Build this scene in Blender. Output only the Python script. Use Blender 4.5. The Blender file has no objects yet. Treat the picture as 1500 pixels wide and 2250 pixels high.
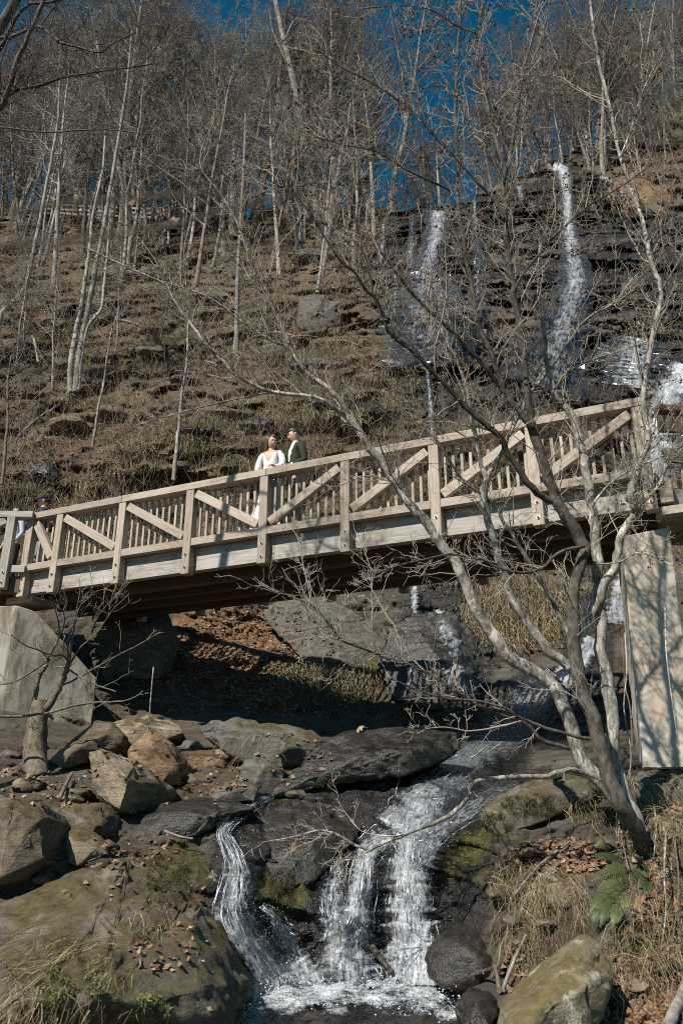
import bpy, bmesh, math, random
import numpy as np
from mathutils import Vector, Matrix, Euler

# ------------------------------------------------------------------ camera, sky, sun, exposure
scene = bpy.context.scene
C = scene.collection
F_PX, PITCH = 1700.0, math.radians(20.77)          # lens in photo pixels (photo is 1500 x 2250), upward tilt

cam = bpy.data.objects.new('camera', bpy.data.cameras.new('camera'))
C.objects.link(cam)
cam.location = (0, 0, 0)
cam.rotation_euler = (math.pi / 2 + PITCH, 0, 0)
cam.data.sensor_fit = 'VERTICAL'
cam.data.sensor_height = 36.0
cam.data.lens = 36.0 * F_PX / 2250.0
cam.data.clip_start, cam.data.clip_end = 0.1, 3000
cam.data.dof.use_dof = True
cam.data.dof.focus_distance = 11.5
cam.data.dof.aperture_fstop = 2.8
scene.camera = cam

SUN_EL, SUN_AZ = math.radians(45), math.radians(38)   # above the horizon; to the left of straight behind the camera
to_sun = Vector((-math.sin(SUN_AZ) * math.cos(SUN_EL), -math.cos(SUN_AZ) * math.cos(SUN_EL), math.sin(SUN_EL)))
world = bpy.data.worlds.new('World')
scene.world = world
world.use_nodes = True
wn = world.node_tree
bg = wn.nodes['Background']
sky = wn.nodes.new('ShaderNodeTexSky')
sky.sky_type = 'NISHITA'
sky.sun_disc = False
sky.sun_elevation = SUN_EL
sky.sun_rotation = math.atan2(to_sun.x, to_sun.y)
sky.altitude = 900
sky.air_density = 1.0
sky.dust_density = 0.2
sky.ozone_density = 3.0
hsv = wn.nodes.new('ShaderNodeHueSaturation')
hsv.inputs['Hue'].default_value = 0.472
hsv.inputs['Saturation'].default_value = 1.36
hsv.inputs['Value'].default_value = 1.3
wn.links.new(sky.outputs[0], hsv.inputs['Color'])
wn.links.new(hsv.outputs[0], bg.inputs[0])
bg.inputs[1].default_value = 0.05
sun = bpy.data.objects.new('sun', bpy.data.lights.new('sun', 'SUN'))
C.objects.link(sun)
sun.data.energy = 5.0
sun.data.angle = math.radians(0.5)
sun.data.color = (1.0, 0.94, 0.84)
sun.rotation_euler = to_sun.to_track_quat('Z', 'Y').to_euler()
vs = scene.view_settings
scene.display_settings.display_device = 'sRGB'
vs.view_transform = 'Standard'
vs.look = 'None'
vs.gamma = 1.0
vs.use_curve_mapping = False
vs.exposure = 0.25
scene.render.engine = 'CYCLES'
cy = scene.cycles
cy.use_denoising = False
cy.filter_width = 1.0
cy.sample_clamp_indirect = 3.0
cy.max_bounces = 5
cy.diffuse_bounces = 1
cy.glossy_bounces = 2
cy.transmission_bounces = 3
cy.transparent_max_bounces = 10
cy.caustics_reflective = False
cy.caustics_refractive = False

# ------------------------------------------------------------------ helpers
rng = np.random.default_rng(7)
random.seed(7)
CT, ST = math.cos(PITCH), math.sin(PITCH)

def ray(px, py):
    """x/y and z/y slopes of the line of sight through a photo pixel"""
    v = 1125.0 - np.asarray(py, float)
    fwd = F_PX * CT - v * ST
    return (np.asarray(px, float) - 750.0) / fwd, (F_PX * ST + v * CT) / fwd

def at(px, py, Y):
    a, b = ray(px, py)
    Y = np.asarray(Y, float)
    return np.stack(np.broadcast_arrays(a * Y, Y, b * Y), -1)

def project(P):
    P = np.asarray(P, float)
    Z = P[..., 1] * CT + P[..., 2] * ST
    v = -P[..., 1] * ST + P[..., 2] * CT
    return 750 + F_PX * P[..., 0] / Z, 1125 - F_PX * v / Z

def _hash(i, j, k, seed):
    h = (i * 374761393 + j * 668265263 + k * 2147483647 + seed * 974634777) & 0xFFFFFFFF
    h = ((h ^ (h >> 13)) * 1274126177) & 0xFFFFFFFF
    h = ((h ^ (h >> 16)) * 2246822519) & 0xFFFFFFFF
    return ((h ^ (h >> 15)) & 0xFFFFFF) / float(0xFFFFFF)

def vnoise(P, seed=0):
    """value noise in -1..1 at (n,3) points"""
    P = np.asarray(P, float)
    f = np.floor(P)
    t = P - f
    t = t * t * t * (t * (t * 6 - 15) + 10)
    i, j, k = (f[..., n].astype(np.int64) for n in range(3))
    out = 0
    for a in (0, 1):
        wa = t[..., 0] if a else 1 - t[..., 0]
        for b in (0, 1):
            wb = t[..., 1] if b else 1 - t[..., 1]
            for c in (0, 1):
                wc = t[..., 2] if c else 1 - t[..., 2]
                out = out + wa * wb * wc * _hash(i + a, j + b, k + c, seed)
    return out * 2 - 1

def fbm(P, octaves=4, seed=0, gain=0.5):
    P = np.asarray(P, float)
    s, a, tot = 0, 1.0, 0
    for o in range(octaves):
        s = s + a * vnoise(P * (2.03 ** o) + 17.3 * o, seed + o)
        tot += a
        a *= gain
    return s / tot

def sstep(a, b, x):
    t = np.clip((np.asarray(x, float) - a) / (b - a), 0, 1)
    return t * t * (3 - 2 * t)

def blob(px, py, cx, cy_, rx, ry, soft=0.5):
    d = np.sqrt(((px - cx) / rx) ** 2 + ((py - cy_) / ry) ** 2)
    return 1 - sstep(1 - soft, 1 + soft, d)

class MB:
    """collects vertices and faces from numpy arrays and links them as one mesh object"""
    def __init__(s):
        s.v, s.t, s.q, s.n, s.c, s.mt, s.mq, s.uv = [], [], [], 0, [], [], [], []
    def add(s, v, f, col=None, mat=0):
        v = np.asarray(v, np.float32).reshape(-1, 3)
        f = np.asarray(f, np.int64)
        if len(f):
            if f.shape[1] == 3:
                s.t.append(f + s.n); s.mt.append(np.full(len(f), mat, np.int32))
            else:
                s.q.append(f + s.n); s.mq.append(np.full(len(f), mat, np.int32))
        s.v.append(v)
        if col is None:
            c = np.ones((len(v), 4), np.float32)
        else:
            c = np.asarray(col, np.float32)
            c = np.broadcast_to(c, (len(v), c.shape[-1])) if c.ndim == 1 else c
            if c.shape[1] < 4:
                c = np.concatenate([c, np.ones((len(c), 4 - c.shape[1]), np.float32)], 1)
        s.c.append(c)
        s.n += len(v)
        return s
    def mesh(s, name, mats, smooth=True, col=False):
        me = bpy.data.meshes.new(name)
        V = np.concatenate(s.v) if s.v else np.zeros((0, 3), np.float32)
        T = np.concatenate(s.t) if s.t else np.zeros((0, 3), np.int64)
        Q = np.concatenate(s.q) if s.q else np.zeros((0, 4), np.int64)
        me.vertices.add(len(V))
        me.vertices.foreach_set('co', np.ascontiguousarray(V, np.float32).ravel())
        idx = np.concatenate([T.ravel(), Q.ravel()]).astype(np.int32)
        me.loops.add(len(idx))
        me.loops.foreach_set('vertex_index', idx)
        st = np.concatenate([np.arange(len(T)) * 3, len(T) * 3 + np.arange(len(Q)) * 4]).astype(np.int32)
        me.polygons.add(len(st))
        me.polygons.foreach_set('loop_start', st)
        me.polygons.foreach_set('use_smooth', np.full(len(st), bool(smooth)))
        if not isinstance(mats, (list, tuple)):
            mats = [mats]
        for m in mats:
            me.materials.append(m)
        if len(mats) > 1:
            me.polygons.foreach_set('material_index', np.concatenate(s.mt + s.mq).astype(np.int32))
        me.update(calc_edges=True)
        me.validate()
        if col:
            a = me.color_attributes.new('Col', 'FLOAT_COLOR', 'POINT')
            a.data.foreach_set('color', np.ascontiguousarray(np.concatenate(s.c), np.float32).ravel())
        return me
    def build(s, name, mats, parent=None, smooth=True, col=False, **tags):
        return link(name, s.mesh(name, mats, smooth, col), parent, **tags)

def link(name, data, parent=None, **tags):
    o = bpy.data.objects.new(name, data)
    C.objects.link(o)
    if parent is not None:
        o.parent = parent
    for k, v in tags.items():
        if v is not None:
            o[k] = v
    return o

def thing(name, label, cat, loc=(0, 0, 0), rotz=0.0, group=None):
    o = link(name, None, label=label, category=cat, group=group)
    o.location = loc
    o.rotation_euler = (0, 0, rotz)
    o.empty_display_size = 0.1
    return o

def frames(P):
    """unit tangents and two normals along a polyline"""
    T = np.gradient(P, axis=0)
    T /= np.linalg.norm(T, axis=1, keepdims=True) + 1e-9
    ref = np.array([0.31, 0.87, 0.38]) if abs(T[:, 2]).mean() > 0.6 else np.array([0.05, 0.1, 1.0])
    N = np.cross(T, ref)
    N /= np.linalg.norm(N, axis=1, keepdims=True) + 1e-9
    return T, N, np.cross(T, N)

def tube(mb, P, R, sides=7, col=None, mat=0, caps=True, rough=0.0, seed=0):
    P = np.asarray(P, float)
    R = np.broadcast_to(np.asarray(R, float), (len(P),))
    T, N, B = frames(P)
    a = np.arange(sides) * 2 * math.pi / sides
    ring = N[:, None] * np.cos(a)[None, :, None] + B[:, None] * np.sin(a)[None, :, None]
    rr = np.broadcast_to(R[:, None], (len(P), sides))
    if rough:
        q = P[:, None] + ring * R[:, None, None]
        rr = rr * (1 + rough * fbm(q.reshape(-1, 3) * (0.9 / max(R.max(), .01)) * np.array([1, 1, .35]), 3, seed).reshape(rr.shape))
    V = P[:, None] + ring * rr[..., None]
    n = len(P)
    i = np.arange(n - 1)[:, None] * sides
    j = np.arange(sides)[None]
    jn = (j + 1) % sides
    Q = np.stack([i + j, i + jn, i + sides + jn, i + sides + j], -1).reshape(-1, 4)
    V = V.reshape(-1, 3)
    mb.add(V, Q, col, mat)
    if caps:
        for k, c in ((0, P[0]), (n - 1, P[-1] + T[-1] * R[-1] * 0.4)):
            vs_ = np.concatenate([V[k * sides:(k + 1) * sides], [c]])
            f = np.stack([np.arange(sides), (np.arange(sides) + 1) % sides, np.full(sides, sides)], 1)
            mb.add(vs_, f if k else f[:, ::-1], col if col is None or np.ndim(col) == 1 else None, mat)
    return mb

def segs(mb, P0, P1, r0, r1, sides=3, col=None, mat=0):
    """many straight tapered sticks at once"""
    P0, P1 = np.asarray(P0, float).reshape(-1, 3), np.asarray(P1, float).reshape(-1, 3)
    if not len(P0):
        return mb
    D = P1 - P0
    D /= np.linalg.norm(D, axis=1, keepdims=True) + 1e-9
    ref = np.where(np.abs(D[:, 2:3]) > 0.8, np.array([[1., 0, 0]]), np.array([[0, 0, 1.]]))
    N = np.cross(D, ref); N /= np.linalg.norm(N, axis=1, keepdims=True) + 1e-9
    B = np.cross(D, N)
    a = np.arange(sides) * 2 * math.pi / sides
    ring = N[:, None] * np.cos(a)[None, :, None] + B[:, None] * np.sin(a)[None, :, None]
    r0 = np.broadcast_to(np.asarray(r0, float), (len(P0),)); r1 = np.broadcast_to(np.asarray(r1, float), (len(P0),))
    V = np.concatenate([P0[:, None] + ring * r0[:, None, None], P1[:, None] + ring * r1[:, None, None]], 1)
    b = np.arange(len(P0))[:, None] * (2 * sides)
    j = np.arange(sides)[None]; jn = (j + 1) % sides
    Q = np.stack([b + j, b + jn, b + sides + jn, b + sides + j], -1).reshape(-1, 4)
    c = None
    if col is not None:
        c = np.asarray(col, float)
        if c.ndim == 2:
            c = np.repeat(c, 2 * sides, 0)
    mb.add(V.reshape(-1, 3), Q, c, mat)
    return mb

def smooth_path(P, n):
    """Catmull-Rom through the rows of P, n points"""
    P = np.asarray(P, float)
    k = len(P)
    if k < 3:
        t = np.linspace(0, 1, n)[:, None]
        return P[0] * (1 - t) + P[-1] * t
    E = np.concatenate([[2 * P[0] - P[1]], P, [2 * P[-1] - P[-2]]])
    u = np.linspace(0, k - 1, n)
    i = np.minimum(u.astype(int), k - 2)
    t = (u - i)[:, None]
    p0, p1, p2, p3 = E[i], E[i + 1], E[i + 2], E[i + 3]
    return 0.5 * ((2 * p1) + (-p0 + p2) * t + (2 * p0 - 5 * p1 + 4 * p2 - p3) * t ** 2 + (-p0 + 3 * p1 - 3 * p2 + p3) * t ** 3)

def box_bm(sx, sy, sz, bev=0.0, off=(0, 0, 0)):
    bm = bmesh.new()
    bmesh.ops.create_cube(bm, size=1)
    for v in bm.verts:
        v.co = Vector((v.co.x * sx + off[0], v.co.y * sy + off[1], v.co.z * sz + off[2]))
    if bev:
        bmesh.ops.bevel(bm, geom=bm.edges[:], offset=bev, segments=1, affect='EDGES')
    return bm

def bm_mesh(name, bm, mat, smooth=False):
    me = bpy.data.meshes.new(name)
    bm.normal_update()
    bm.to_mesh(me)
    bm.free()
    for m in (mat if isinstance(mat, (list, tuple)) else [mat]):
        me.materials.append(m)
    if smooth:
        me.polygons.foreach_set('use_smooth', np.ones(len(me.polygons), bool))
    return me

def orient(x, up):
    """rotation whose local X runs along x and whose local Z is as near as it can be to up"""
    x = Vector(x).normalized()
    y = Vector(up).cross(x).normalized()
    z = x.cross(y)
    return Matrix((x, y, z)).transposed().to_4x4()

# ------------------------------------------------------------------ materials
class NT:
    def __init__(s, name):
        s.m = bpy.data.materials.new(name)
        s.m.use_nodes = True
        s.t = s.m.node_tree
        s.b = s.t.nodes['Principled BSDF']
        s.out = s.t.nodes['Material Output']
    def n(s, ty, **kw):
        nd = s.t.nodes.new(ty)
        for k, v in kw.items():
            if k.startswith('i_'):
                key = k[2:]
                key = int(key) if key.isdigit() else key.replace('_', ' ')
                s.set(nd.inputs[key], v)
            else:
                setattr(nd, k, v)
        return nd
    def set(s, inp, v):
        if isinstance(v, bpy.types.NodeSocket):
            s.t.links.new(v, inp)
        elif isinstance(v, (tuple, list)) and len(v) == 3 and inp.type == 'RGBA':
            inp.default_value = (*v, 1)
        else:
            inp.default_value = v
    def P(s, **kw):
        for k, v in kw.items():
            s.set(s.b.inputs[k.replace('_', ' ')], v)
        return s
    def coord(s, kind='Object', scale=(1, 1, 1)):
        tc = s.n('ShaderNodeTexCoord')
        mp = s.n('ShaderNodeMapping')
        mp.inputs['Scale'].default_value = scale
        s.t.links.new(tc.outputs[kind], mp.inputs[0])
        return mp.outputs[0]
    def noise(s, vec, scale, detail=5, rough=0.55, dist=0.0, out='Fac'):
        nd = s.n('ShaderNodeTexNoise')
        s.set(nd.inputs['Vector'], vec)
        nd.inputs['Scale'].default_value = scale
        nd.inputs['Detail'].default_value = detail
        nd.inputs['Roughness'].default_value = rough
        nd.inputs['Distortion'].default_value = dist
        return nd.outputs[out]
    def ramp(s, fac, stops):
        nd = s.n('ShaderNodeValToRGB')
        s.set(nd.inputs[0], fac)
        e = nd.color_ramp.elements
        while len(e) < len(stops):
            e.new(0.5)
        for el, (p, c) in zip(e, stops):
            el.position = p
            el.color = (*(c if isinstance(c, (tuple, list)) else (c, c, c)), 1)
        return nd.outputs[0]
    def mix(s, fac, a, b, blend='MIX'):
        nd = s.n('ShaderNodeMix', data_type='RGBA', blend_type=blend)
        s.set(nd.inputs[0], fac); s.set(nd.inputs[6], a); s.set(nd.inputs[7], b)
        return nd.outputs[2]
    def math(s, op, a, b=0.0, clamp=False):
        nd = s.n('ShaderNodeMath', operation=op, use_clamp=clamp)
        s.set(nd.inputs[0], a); s.set(nd.inputs[1], b)
        return nd.outputs[0]
    def bump(s, h, strength=0.5, dist=0.02, normal=None):
        nd = s.n('ShaderNodeBump')
        s.set(nd.inputs['Height'], h)
        nd.inputs['Strength'].default_value = strength
        nd.inputs['Distance'].default_value = dist
        if normal is not None:
            s.set(nd.inputs['Normal'], normal)
        s.set(s.b.inputs['Normal'], nd.outputs[0])
        return nd.outputs[0]
    def attr(s, name='Col'):
        return s.n('ShaderNodeAttribute', attribute_name=name)
    def rand(s):
        return s.n('ShaderNodeObjectInfo').outputs['Random']

def make_wood(name, dark, mid, light, grey, grey_amt=0.5):
    k = NT(name)
    rnd = k.rand()
    off = k.n('ShaderNodeCombineXYZ')
    k.set(off.inputs[0], k.math('MULTIPLY', rnd, 37.0)); k.set(off.inputs[1], k.math('MULTIPLY', rnd, 11.0)); k.set(off.inputs[2], k.math('MULTIPLY', rnd, 5.0))
    tc = k.n('ShaderNodeTexCoord')
    add = k.n('ShaderNodeVectorMath', operation='ADD')
    k.set(add.inputs[0], tc.outputs['Object']); k.set(add.inputs[1], off.outputs[0])
    mp = k.n('ShaderNodeMapping'); mp.inputs['Scale'].default_value = (1.3, 13, 13)
    k.set(mp.inputs[0], add.outputs[0])
    mp2 = k.n('ShaderNodeMapping'); mp2.inputs['Scale'].default_value = (3.0, 90, 90)
    k.set(mp2.inputs[0], add.outputs[0])
    g1 = k.noise(mp.outputs[0], 1.0, 4, 0.6, 1.0)
    bands = k.math('FRACT', k.math('MULTIPLY', g1, 5.0))
    g2 = k.noise(mp2.outputs[0], 1.0, 3, 0.6)
    mp4 = k.n('ShaderNodeMapping'); mp4.inputs['Scale'].default_value = (1.1, 34, 34)
    k.set(mp4.inputs[0], add.outputs[0])
    g4 = k.noise(mp4.outputs[0], 1.0, 5, 0.7, .3)
    base = k.ramp(bands, [(0.0, light), (0.5, mid), (0.88, dark), (1.0, light)])
    base = k.mix(0.45, base, k.ramp(g2, [(0.3, dark), (0.5, mid), (0.7, light)]))
    base = k.mix(k.ramp(g4, [(.54, 0.), (.68, .85)]), base, tuple(c * .55 for c in dark))
    wv = k.noise(add.outputs[0], 1.7, 4, 0.6)
    base = k.mix(k.math('MULTIPLY', k.ramp(wv, [(0.35, 0.0), (0.65, 1.0)]), grey_amt), base, k.mix(g2, grey, tuple(c * 1.35 for c in grey)))
    mp3 = k.n('ShaderNodeMapping'); mp3.inputs['Scale'].default_value = (1.0, 4.5, 4.5)
    k.set(mp3.inputs[0], add.outputs[0])
    vo = k.n('ShaderNodeTexVoronoi', feature='F1'); vo.inputs['Scale'].default_value = 2.6
    k.set(vo.inputs['Vector'], mp3.outputs[0])
    knot = k.ramp(vo.outputs['Distance'], [(0.03, 1.0), (0.12, 0.0)])
    base = k.mix(k.math('MULTIPLY', knot, 0.6), base, tuple(c * 0.45 for c in dark))
    vary = k.n('ShaderNodeMapRange'); k.set(vary.inputs[0], rnd); vary.inputs[3].default_value = 0.82; vary.inputs[4].default_value = 1.12
    hs = k.n('ShaderNodeHueSaturation'); k.set(hs.inputs['Color'], base); k.set(hs.inputs['Value'], vary.outputs[0])
    k.P(Base_Color=hs.outputs[0], Roughness=0.8)
    k.bump(k.math('ADD', g2, k.math('MULTIPLY', bands, 0.4)), 0.35, 0.004)
    return k.m

M = {}
M['wood'] = make_wood('weathered_timber', (.16, .115, .082), (.385, .305, .235), (.50, .415, .33), (.38, .34, .295), 0.7)
M['wood_new'] = make_wood('pale_timber', (.22, .16, .112), (.435, .35, .265), (.545, .455, .355), (.41, .37, .32), 0.55)
M['wood_grey'] = make_wood('silvered_timber', (.13, .10, .08), (.38, .33, .285), (.52, .47, .42), (.44, .42, .39), 0.7)
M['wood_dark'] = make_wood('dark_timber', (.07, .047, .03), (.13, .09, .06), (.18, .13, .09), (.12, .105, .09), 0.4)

k = NT('galvanised_steel'); k.P(Base_Color=(.55, .57, .60), Metallic=0.9, Roughness=0.42); M['steel'] = k.m
k = NT('dark_bolt'); k.P(Base_Color=(.06, .06, .065), Metallic=0.6, Roughness=0.5); M['bolt'] = k.m

def make_concrete(name, a, b, stain_shadow, stain_shadow_amt, pale):
    k = NT(name)
    co = k.coord('Object')
    st = k.coord('Object', (1.3, 1.3, .42))
    n1 = k.noise(co, 1.6, 6, .6)
    n2 = k.noise(st, 2.2, 5, .6, .6)
    n3 = k.noise(co, 45, 3, .6)
    base = k.mix(k.ramp(n1, [(.35, 0.), (.65, 1.)]), a, b)
    base = k.mix(k.math('MULTIPLY', k.ramp(n2, [(.43, 0.), (.56, 1.)]), stain_shadow_amt), base, stain_shadow)
    base = k.mix(k.math('MULTIPLY', k.ramp(k.noise(st, 1.5, 4, .6, .3), [(.56, 0.), (.66, 1.)]), .6), base, pale)
    base = k.mix(k.math('MULTIPLY', n3, .22), base, tuple(c * .45 for c in a))
    spots = k.ramp(k.noise(co, 9, 3, .7), [(.66, 0.), (.72, 1.)])
    base = k.mix(k.math('MULTIPLY', spots, .45), base, tuple(c * .4 for c in a))
    k.P(Base_Color=base, Roughness=.9)
    k.bump(k.math('ADD', n1, k.math('MULTIPLY', n3, .3)), .5, .02)
    return k.m
M['concrete_tan'] = make_concrete('stained_concrete', (.54, .475, .39), (.66, .60, .52), (.50, .36, .22), .55, (.72, .69, .65))
M['concrete_grey'] = make_concrete('grey_concrete', (.30, .265, .215), (.43, .385, .32), (.12, .098, .066), .85, (.54, .50, .44))  # dark streaks: real stains and tree shadow painted together into the colour

# ------------------------------------------------------------------ the ground: one continuous hillside with the stream bed in front
_cx = np.array([-1500, -300, 0, 300, 600, 900, 1200, 1500, 1800, 3000], float)
_rows = [  # photo row, distance at each column above
    (2750, [4.0, 4.0, 4.0, 4.0, 4.1, 4.1, 4.0, 3.9, 3.9, 3.9]),
    (2250, [5.4, 5.5, 5.6, 5.8, 6.45, 6.45, 5.7, 5.1, 5.0, 5.0]),
    (2170, [5.8, 5.9, 6.0, 6.2, 7.2, 7.35, 6.2, 5.5, 5.4, 5.4]),
    (2050, [6.3, 6.3, 6.4, 6.6, 7.55, 7.65, 6.6, 5.9, 5.8, 5.8]),
    (1900, [7.0, 7.0, 7.0, 7.2, 7.95, 7.95, 7.2, 6.4, 6.3, 6.3]),
    (1800, [8.0, 8.0, 8.0, 8.2, 8.5, 8.45, 7.9, 7.2, 7.1, 7.1]),
    (1700, [9.2, 9.2, 9.3, 9.4, 9.6, 9.6, 9.2, 8.5, 8.4, 8.4]),
    (1650, [10.2, 10.2, 10.2, 10.6, 11.4, 11.4, 11.2, 9.4, 9.1, 9.1]),
    (1600, [11.4, 11.4, 11.6, 13.8, 14.8, 14.8, 13.6, 10.4, 10.2, 10.2]),
    (1500, [13.4, 13.4, 13.8, 15.0, 15.5, 15.4, 14.6, 13.0, 12.7, 12.7]),
    (1400, [15, 15, 15.4, 15.9, 16.6, 16.2, 15.6, 14.8, 14.6, 14.6]),
    (1300, [16.5, 16.5, 16.8, 17.1, 17.6, 17.2, 16.8, 16.5, 16.4, 16.4]),
    (1150, [18.5, 18.5, 18.6, 18.8, 19, 18.8, 18.4, 18, 18, 18]),
    (1000, [20.5, 20.5, 20.6, 20.7, 20.6, 20.4, 20, 19.6, 19.6, 19.6]),
    (850, [24, 24, 24, 23.6, 23, 22.5, 22, 21.5, 21.5, 21.5]),
    (700, [29, 29, 29, 28.6, 27.5, 26, 25.5, 25.5, 25.5, 25.5]),
    (550, [38, 38, 38, 38, 37, 34, 33, 33, 33, 33]),
    (400, [58, 58, 57, 57, 55, 47, 43, 43, 44, 45]),
    (240, [84, 84, 84, 84, 80, 68, 62, 60, 60, 60]),
    (60, [120, 120, 120, 120, 115, 100, 92, 88, 88, 88]),
    (-200, [170, 170, 170, 170, 165, 150, 140, 135, 135, 135]),
]
_rp = np.array([r[0] for r in _rows], float)[::-1]
_rY = np.log(np.array([r[1] for r in _rows], float)[::-1])
_gx = np.arange(-1500, 3001, 15.0)
_gy = np.arange(-200, 2751, 15.0)
_G = np.stack([np.interp(_gx, _cx, row) for row in _rY])
_G = np.stack([np.interp(_gy, _rp, _G[:, i]) for i in range(len(_gx))], 1)
for _ in range(8):                                  # soften the control grid
    g = np.pad(_G, 1, mode='edge')
    _G = (g[:-2, 1:-1] + g[2:, 1:-1] + g[1:-1, :-2] + g[1:-1, 2:] + 2 * g[1:-1, 1:-1]) / 6

def base_depth(px, py):
    u = np.clip((np.asarray(px, float) + 1500) / 15, 0, len(_gx) - 1.001)
    v = np.clip((np.asarray(py, float) + 200) / 15, 0, len(_gy) - 1.001)
    i, j = u.astype(int), v.astype(int)
    a, b = u - i, v - j
    return np.exp(_G[j, i] * (1 - a) * (1 - b) + _G[j, i + 1] * a * (1 - b) + _G[j + 1, i] * (1 - a) * b + _G[j + 1, i + 1] * a * b)

_RX = [-1500, -300, 0, 200, 400, 700, 900, 985, 1040, 1100, 1190, 1300, 1400, 1500, 1800, 3000]
_RY = [420, 430, 445, 470, 470, 468, 452, 445, 430, 408, 368, 310, 260, 205, 120, 60]
def ridge(px):
    px = np.asarray(px, float)
    return np.interp(px, _RX, _RY) + 9 * vnoise(np.stack([px / 60, px * 0, px * 0], -1), 5) + 4 * vnoise(np.stack([px / 17, px * 0, px * 0], -1), 6)

def cliff_mask(px, py):
    m = sstep(790, 900, px + 40 * vnoise(np.stack([px / 70, py / 70, px * 0], -1), 31)) * (1 - sstep(860, 960, py - 0.07 * (px - 900)))
    top = np.interp(px, [800, 1000, 1180, 1260, 1330, 1420, 1500, 1700], [480, 440, 395, 360, 400, 450, 480, 500])
    return m * sstep(top - 14, top + 10, py)

def depth(px, py):
    """distance of the finished ground surface along a line of sight"""
    px, py = np.broadcast_arrays(np.asarray(px, float), np.asarray(py, float))
    sh = px.shape
    px, py = px.ravel(), py.ravel()
    Y = base_depth(px, py)
    P = at(px, py, Y)
    far = sstep(1330, 1120, py)
    cl = cliff_mask(px, py)
    n_big = fbm(P * 0.22, 3, 11)
    n_mid = fbm(P * 0.75, 4, 21)
    n_fin = fbm(P * 2.6, 4, 41)
    # hillside: strata, each one overhanging the one below a little
    zz = P[:, 2] + 2.6 * fbm(P * np.array([.33, .33, .5]), 4, 51) + 0.10 * P[:, 0]
    per = 1.7 + 0 * zz
    s = zz / per
    fr = s - np.floor(s)
    amp = np.clip(0.45 + 0.9 * vnoise(np.stack([P[:, 0] * .35, np.floor(s) * 3.7, P[:, 1] * .1], -1), 61), 0, 1)
    saw = (fr - 0.5) * amp
    s2 = zz / 0.42 + 0.4 * n_mid
    fr2 = s2 - np.floor(s2)
    amp2 = np.clip(0.4 + 0.9 * vnoise(np.stack([P[:, 0] * .8, np.floor(s2) * 2.3, P[:, 1] * .3], -1), 71), 0, 1)
    d_hill = 1.7 * n_big + 1.15 * n_mid + 0.42 * n_fin + (1.05 + 0.6 * cl) * saw + 0.22 * amp2 * (fr2 - .5) * (0.5 + cl)
    # the stream bed and its banks: bedded rock, hollows between
    P2 = P @ np.array([[.9, 0, .25], [0, 1, 0], [-.25, 0, .9]])
    bed = P2[:, 2] / 0.30 + 0.8 * n_mid
    fb = bed - np.floor(bed)
    d_near = 0.34 * fbm(P * .9, 3, 81) + 0.26 * fbm(P * 2.3, 4, 91) + 0.07 * fbm(P * 8, 4, 95) + 0.10 * (fb - .5) * np.clip(.4 + vnoise(P * .9, 97), 0, 1)
    d = far * d_hill + (1 - far) * d_near
    d = d + .55 * blob(px, py, 800, 2225, 260, 55, .4)              # the plunge pool hollow
    return (Y + d).reshape(sh)

def ground(px, py, lift=0.0):
    return at(px, py, depth(px, py) - lift)

def surf_masks(px, py, P):
    """grass, wet, litter, moss cover of the ground (what grows or lies there)"""
    nz = lambda s, k: fbm(P * s, 4, k)
    cl = cliff_mask(px, py)
    wet = cl * sstep(-.35, .25, nz(.45, 101) + .7 * vnoise(P * np.array([.12, .12, .9]), 102) + .42)
    for (cx, cy_, rx, ry) in ((945, 560, 80, 130), (1250, 560, 90, 190), (940, 860, 30, 90), (1440, 800, 110, 110), (1450, 950, 60, 120), (975, 1420, 120, 150),
                              (1290, 1420, 60, 120), (1200, 1560, 140, 90), (1000, 1650, 170, 80), (850, 1720, 220, 90), (830, 1950, 230, 300), (560, 2000, 110, 300), (640, 1830, 130, 130), (1000, 1900, 90, 200)):
        wet = np.maximum(wet, blob(px, py, cx, cy_, rx, ry, .35) * sstep(-.9, -.2, nz(1.1, 103) + .1))
    grass = sstep(1330, 1100, py) * (1 - .85 * cl) * sstep(-.45, .05, nz(.5, 105)) * .75
    for (cx, cy_, rx, ry, a) in ((760, 860, 170, 130, 1.), (560, 960, 170, 90, .9), (440, 770, 170, 70, .8), (1140, 1350, 130, 80, 1.), (1440, 730, 90, 35, .9), (300, 680, 240, 90, .8), (1140, 880, 260, 40, .7), (300, 900, 260, 90, .7)):
        grass = np.maximum(grass, a * blob(px, py, cx, cy_, rx, ry, .4) * sstep(-.55, 0., nz(.8, 107) + .1))
    litter = blob(px, py, 540, 1440, 230, 110, .4)
    for (cx, cy_, rx, ry, a) in ((1350, 2180, 180, 120, 1.), (1250, 1890, 120, 50, .9), (300, 1000, 420, 180, .55), (560, 1680, 190, 80, .6), (100, 900, 250, 160, .5), (1450, 1850, 120, 100, .7)):
        litter = np.maximum(litter, a * blob(px, py, cx, cy_, rx, ry, .4))
    litter = np.maximum(litter * sstep(-.5, .3, nz(.9, 109)), .45 * sstep(1000, 700, py) * (1 - cl))
    moss = np.zeros_like(px)
    for (cx, cy_, rx, ry) in ((1180, 1760, 130, 70), (700, 1470, 140, 40), (380, 1960, 90, 120), (620, 1960, 60, 50), (1060, 1880, 120, 80), (600, 1700, 140, 60)):
        moss = np.maximum(moss, blob(px, py, cx, cy_, rx, ry, .5) * sstep(-.2, .3, nz(1.6, 111) + .1))
    return np.clip(grass * (1 - .7 * wet), 0, 1), np.clip(wet, 0, 1), np.clip(litter * (1 - .8 * wet) * (1 - .8 * cl), 0, 1), np.clip(moss, 0, 1)

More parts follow.
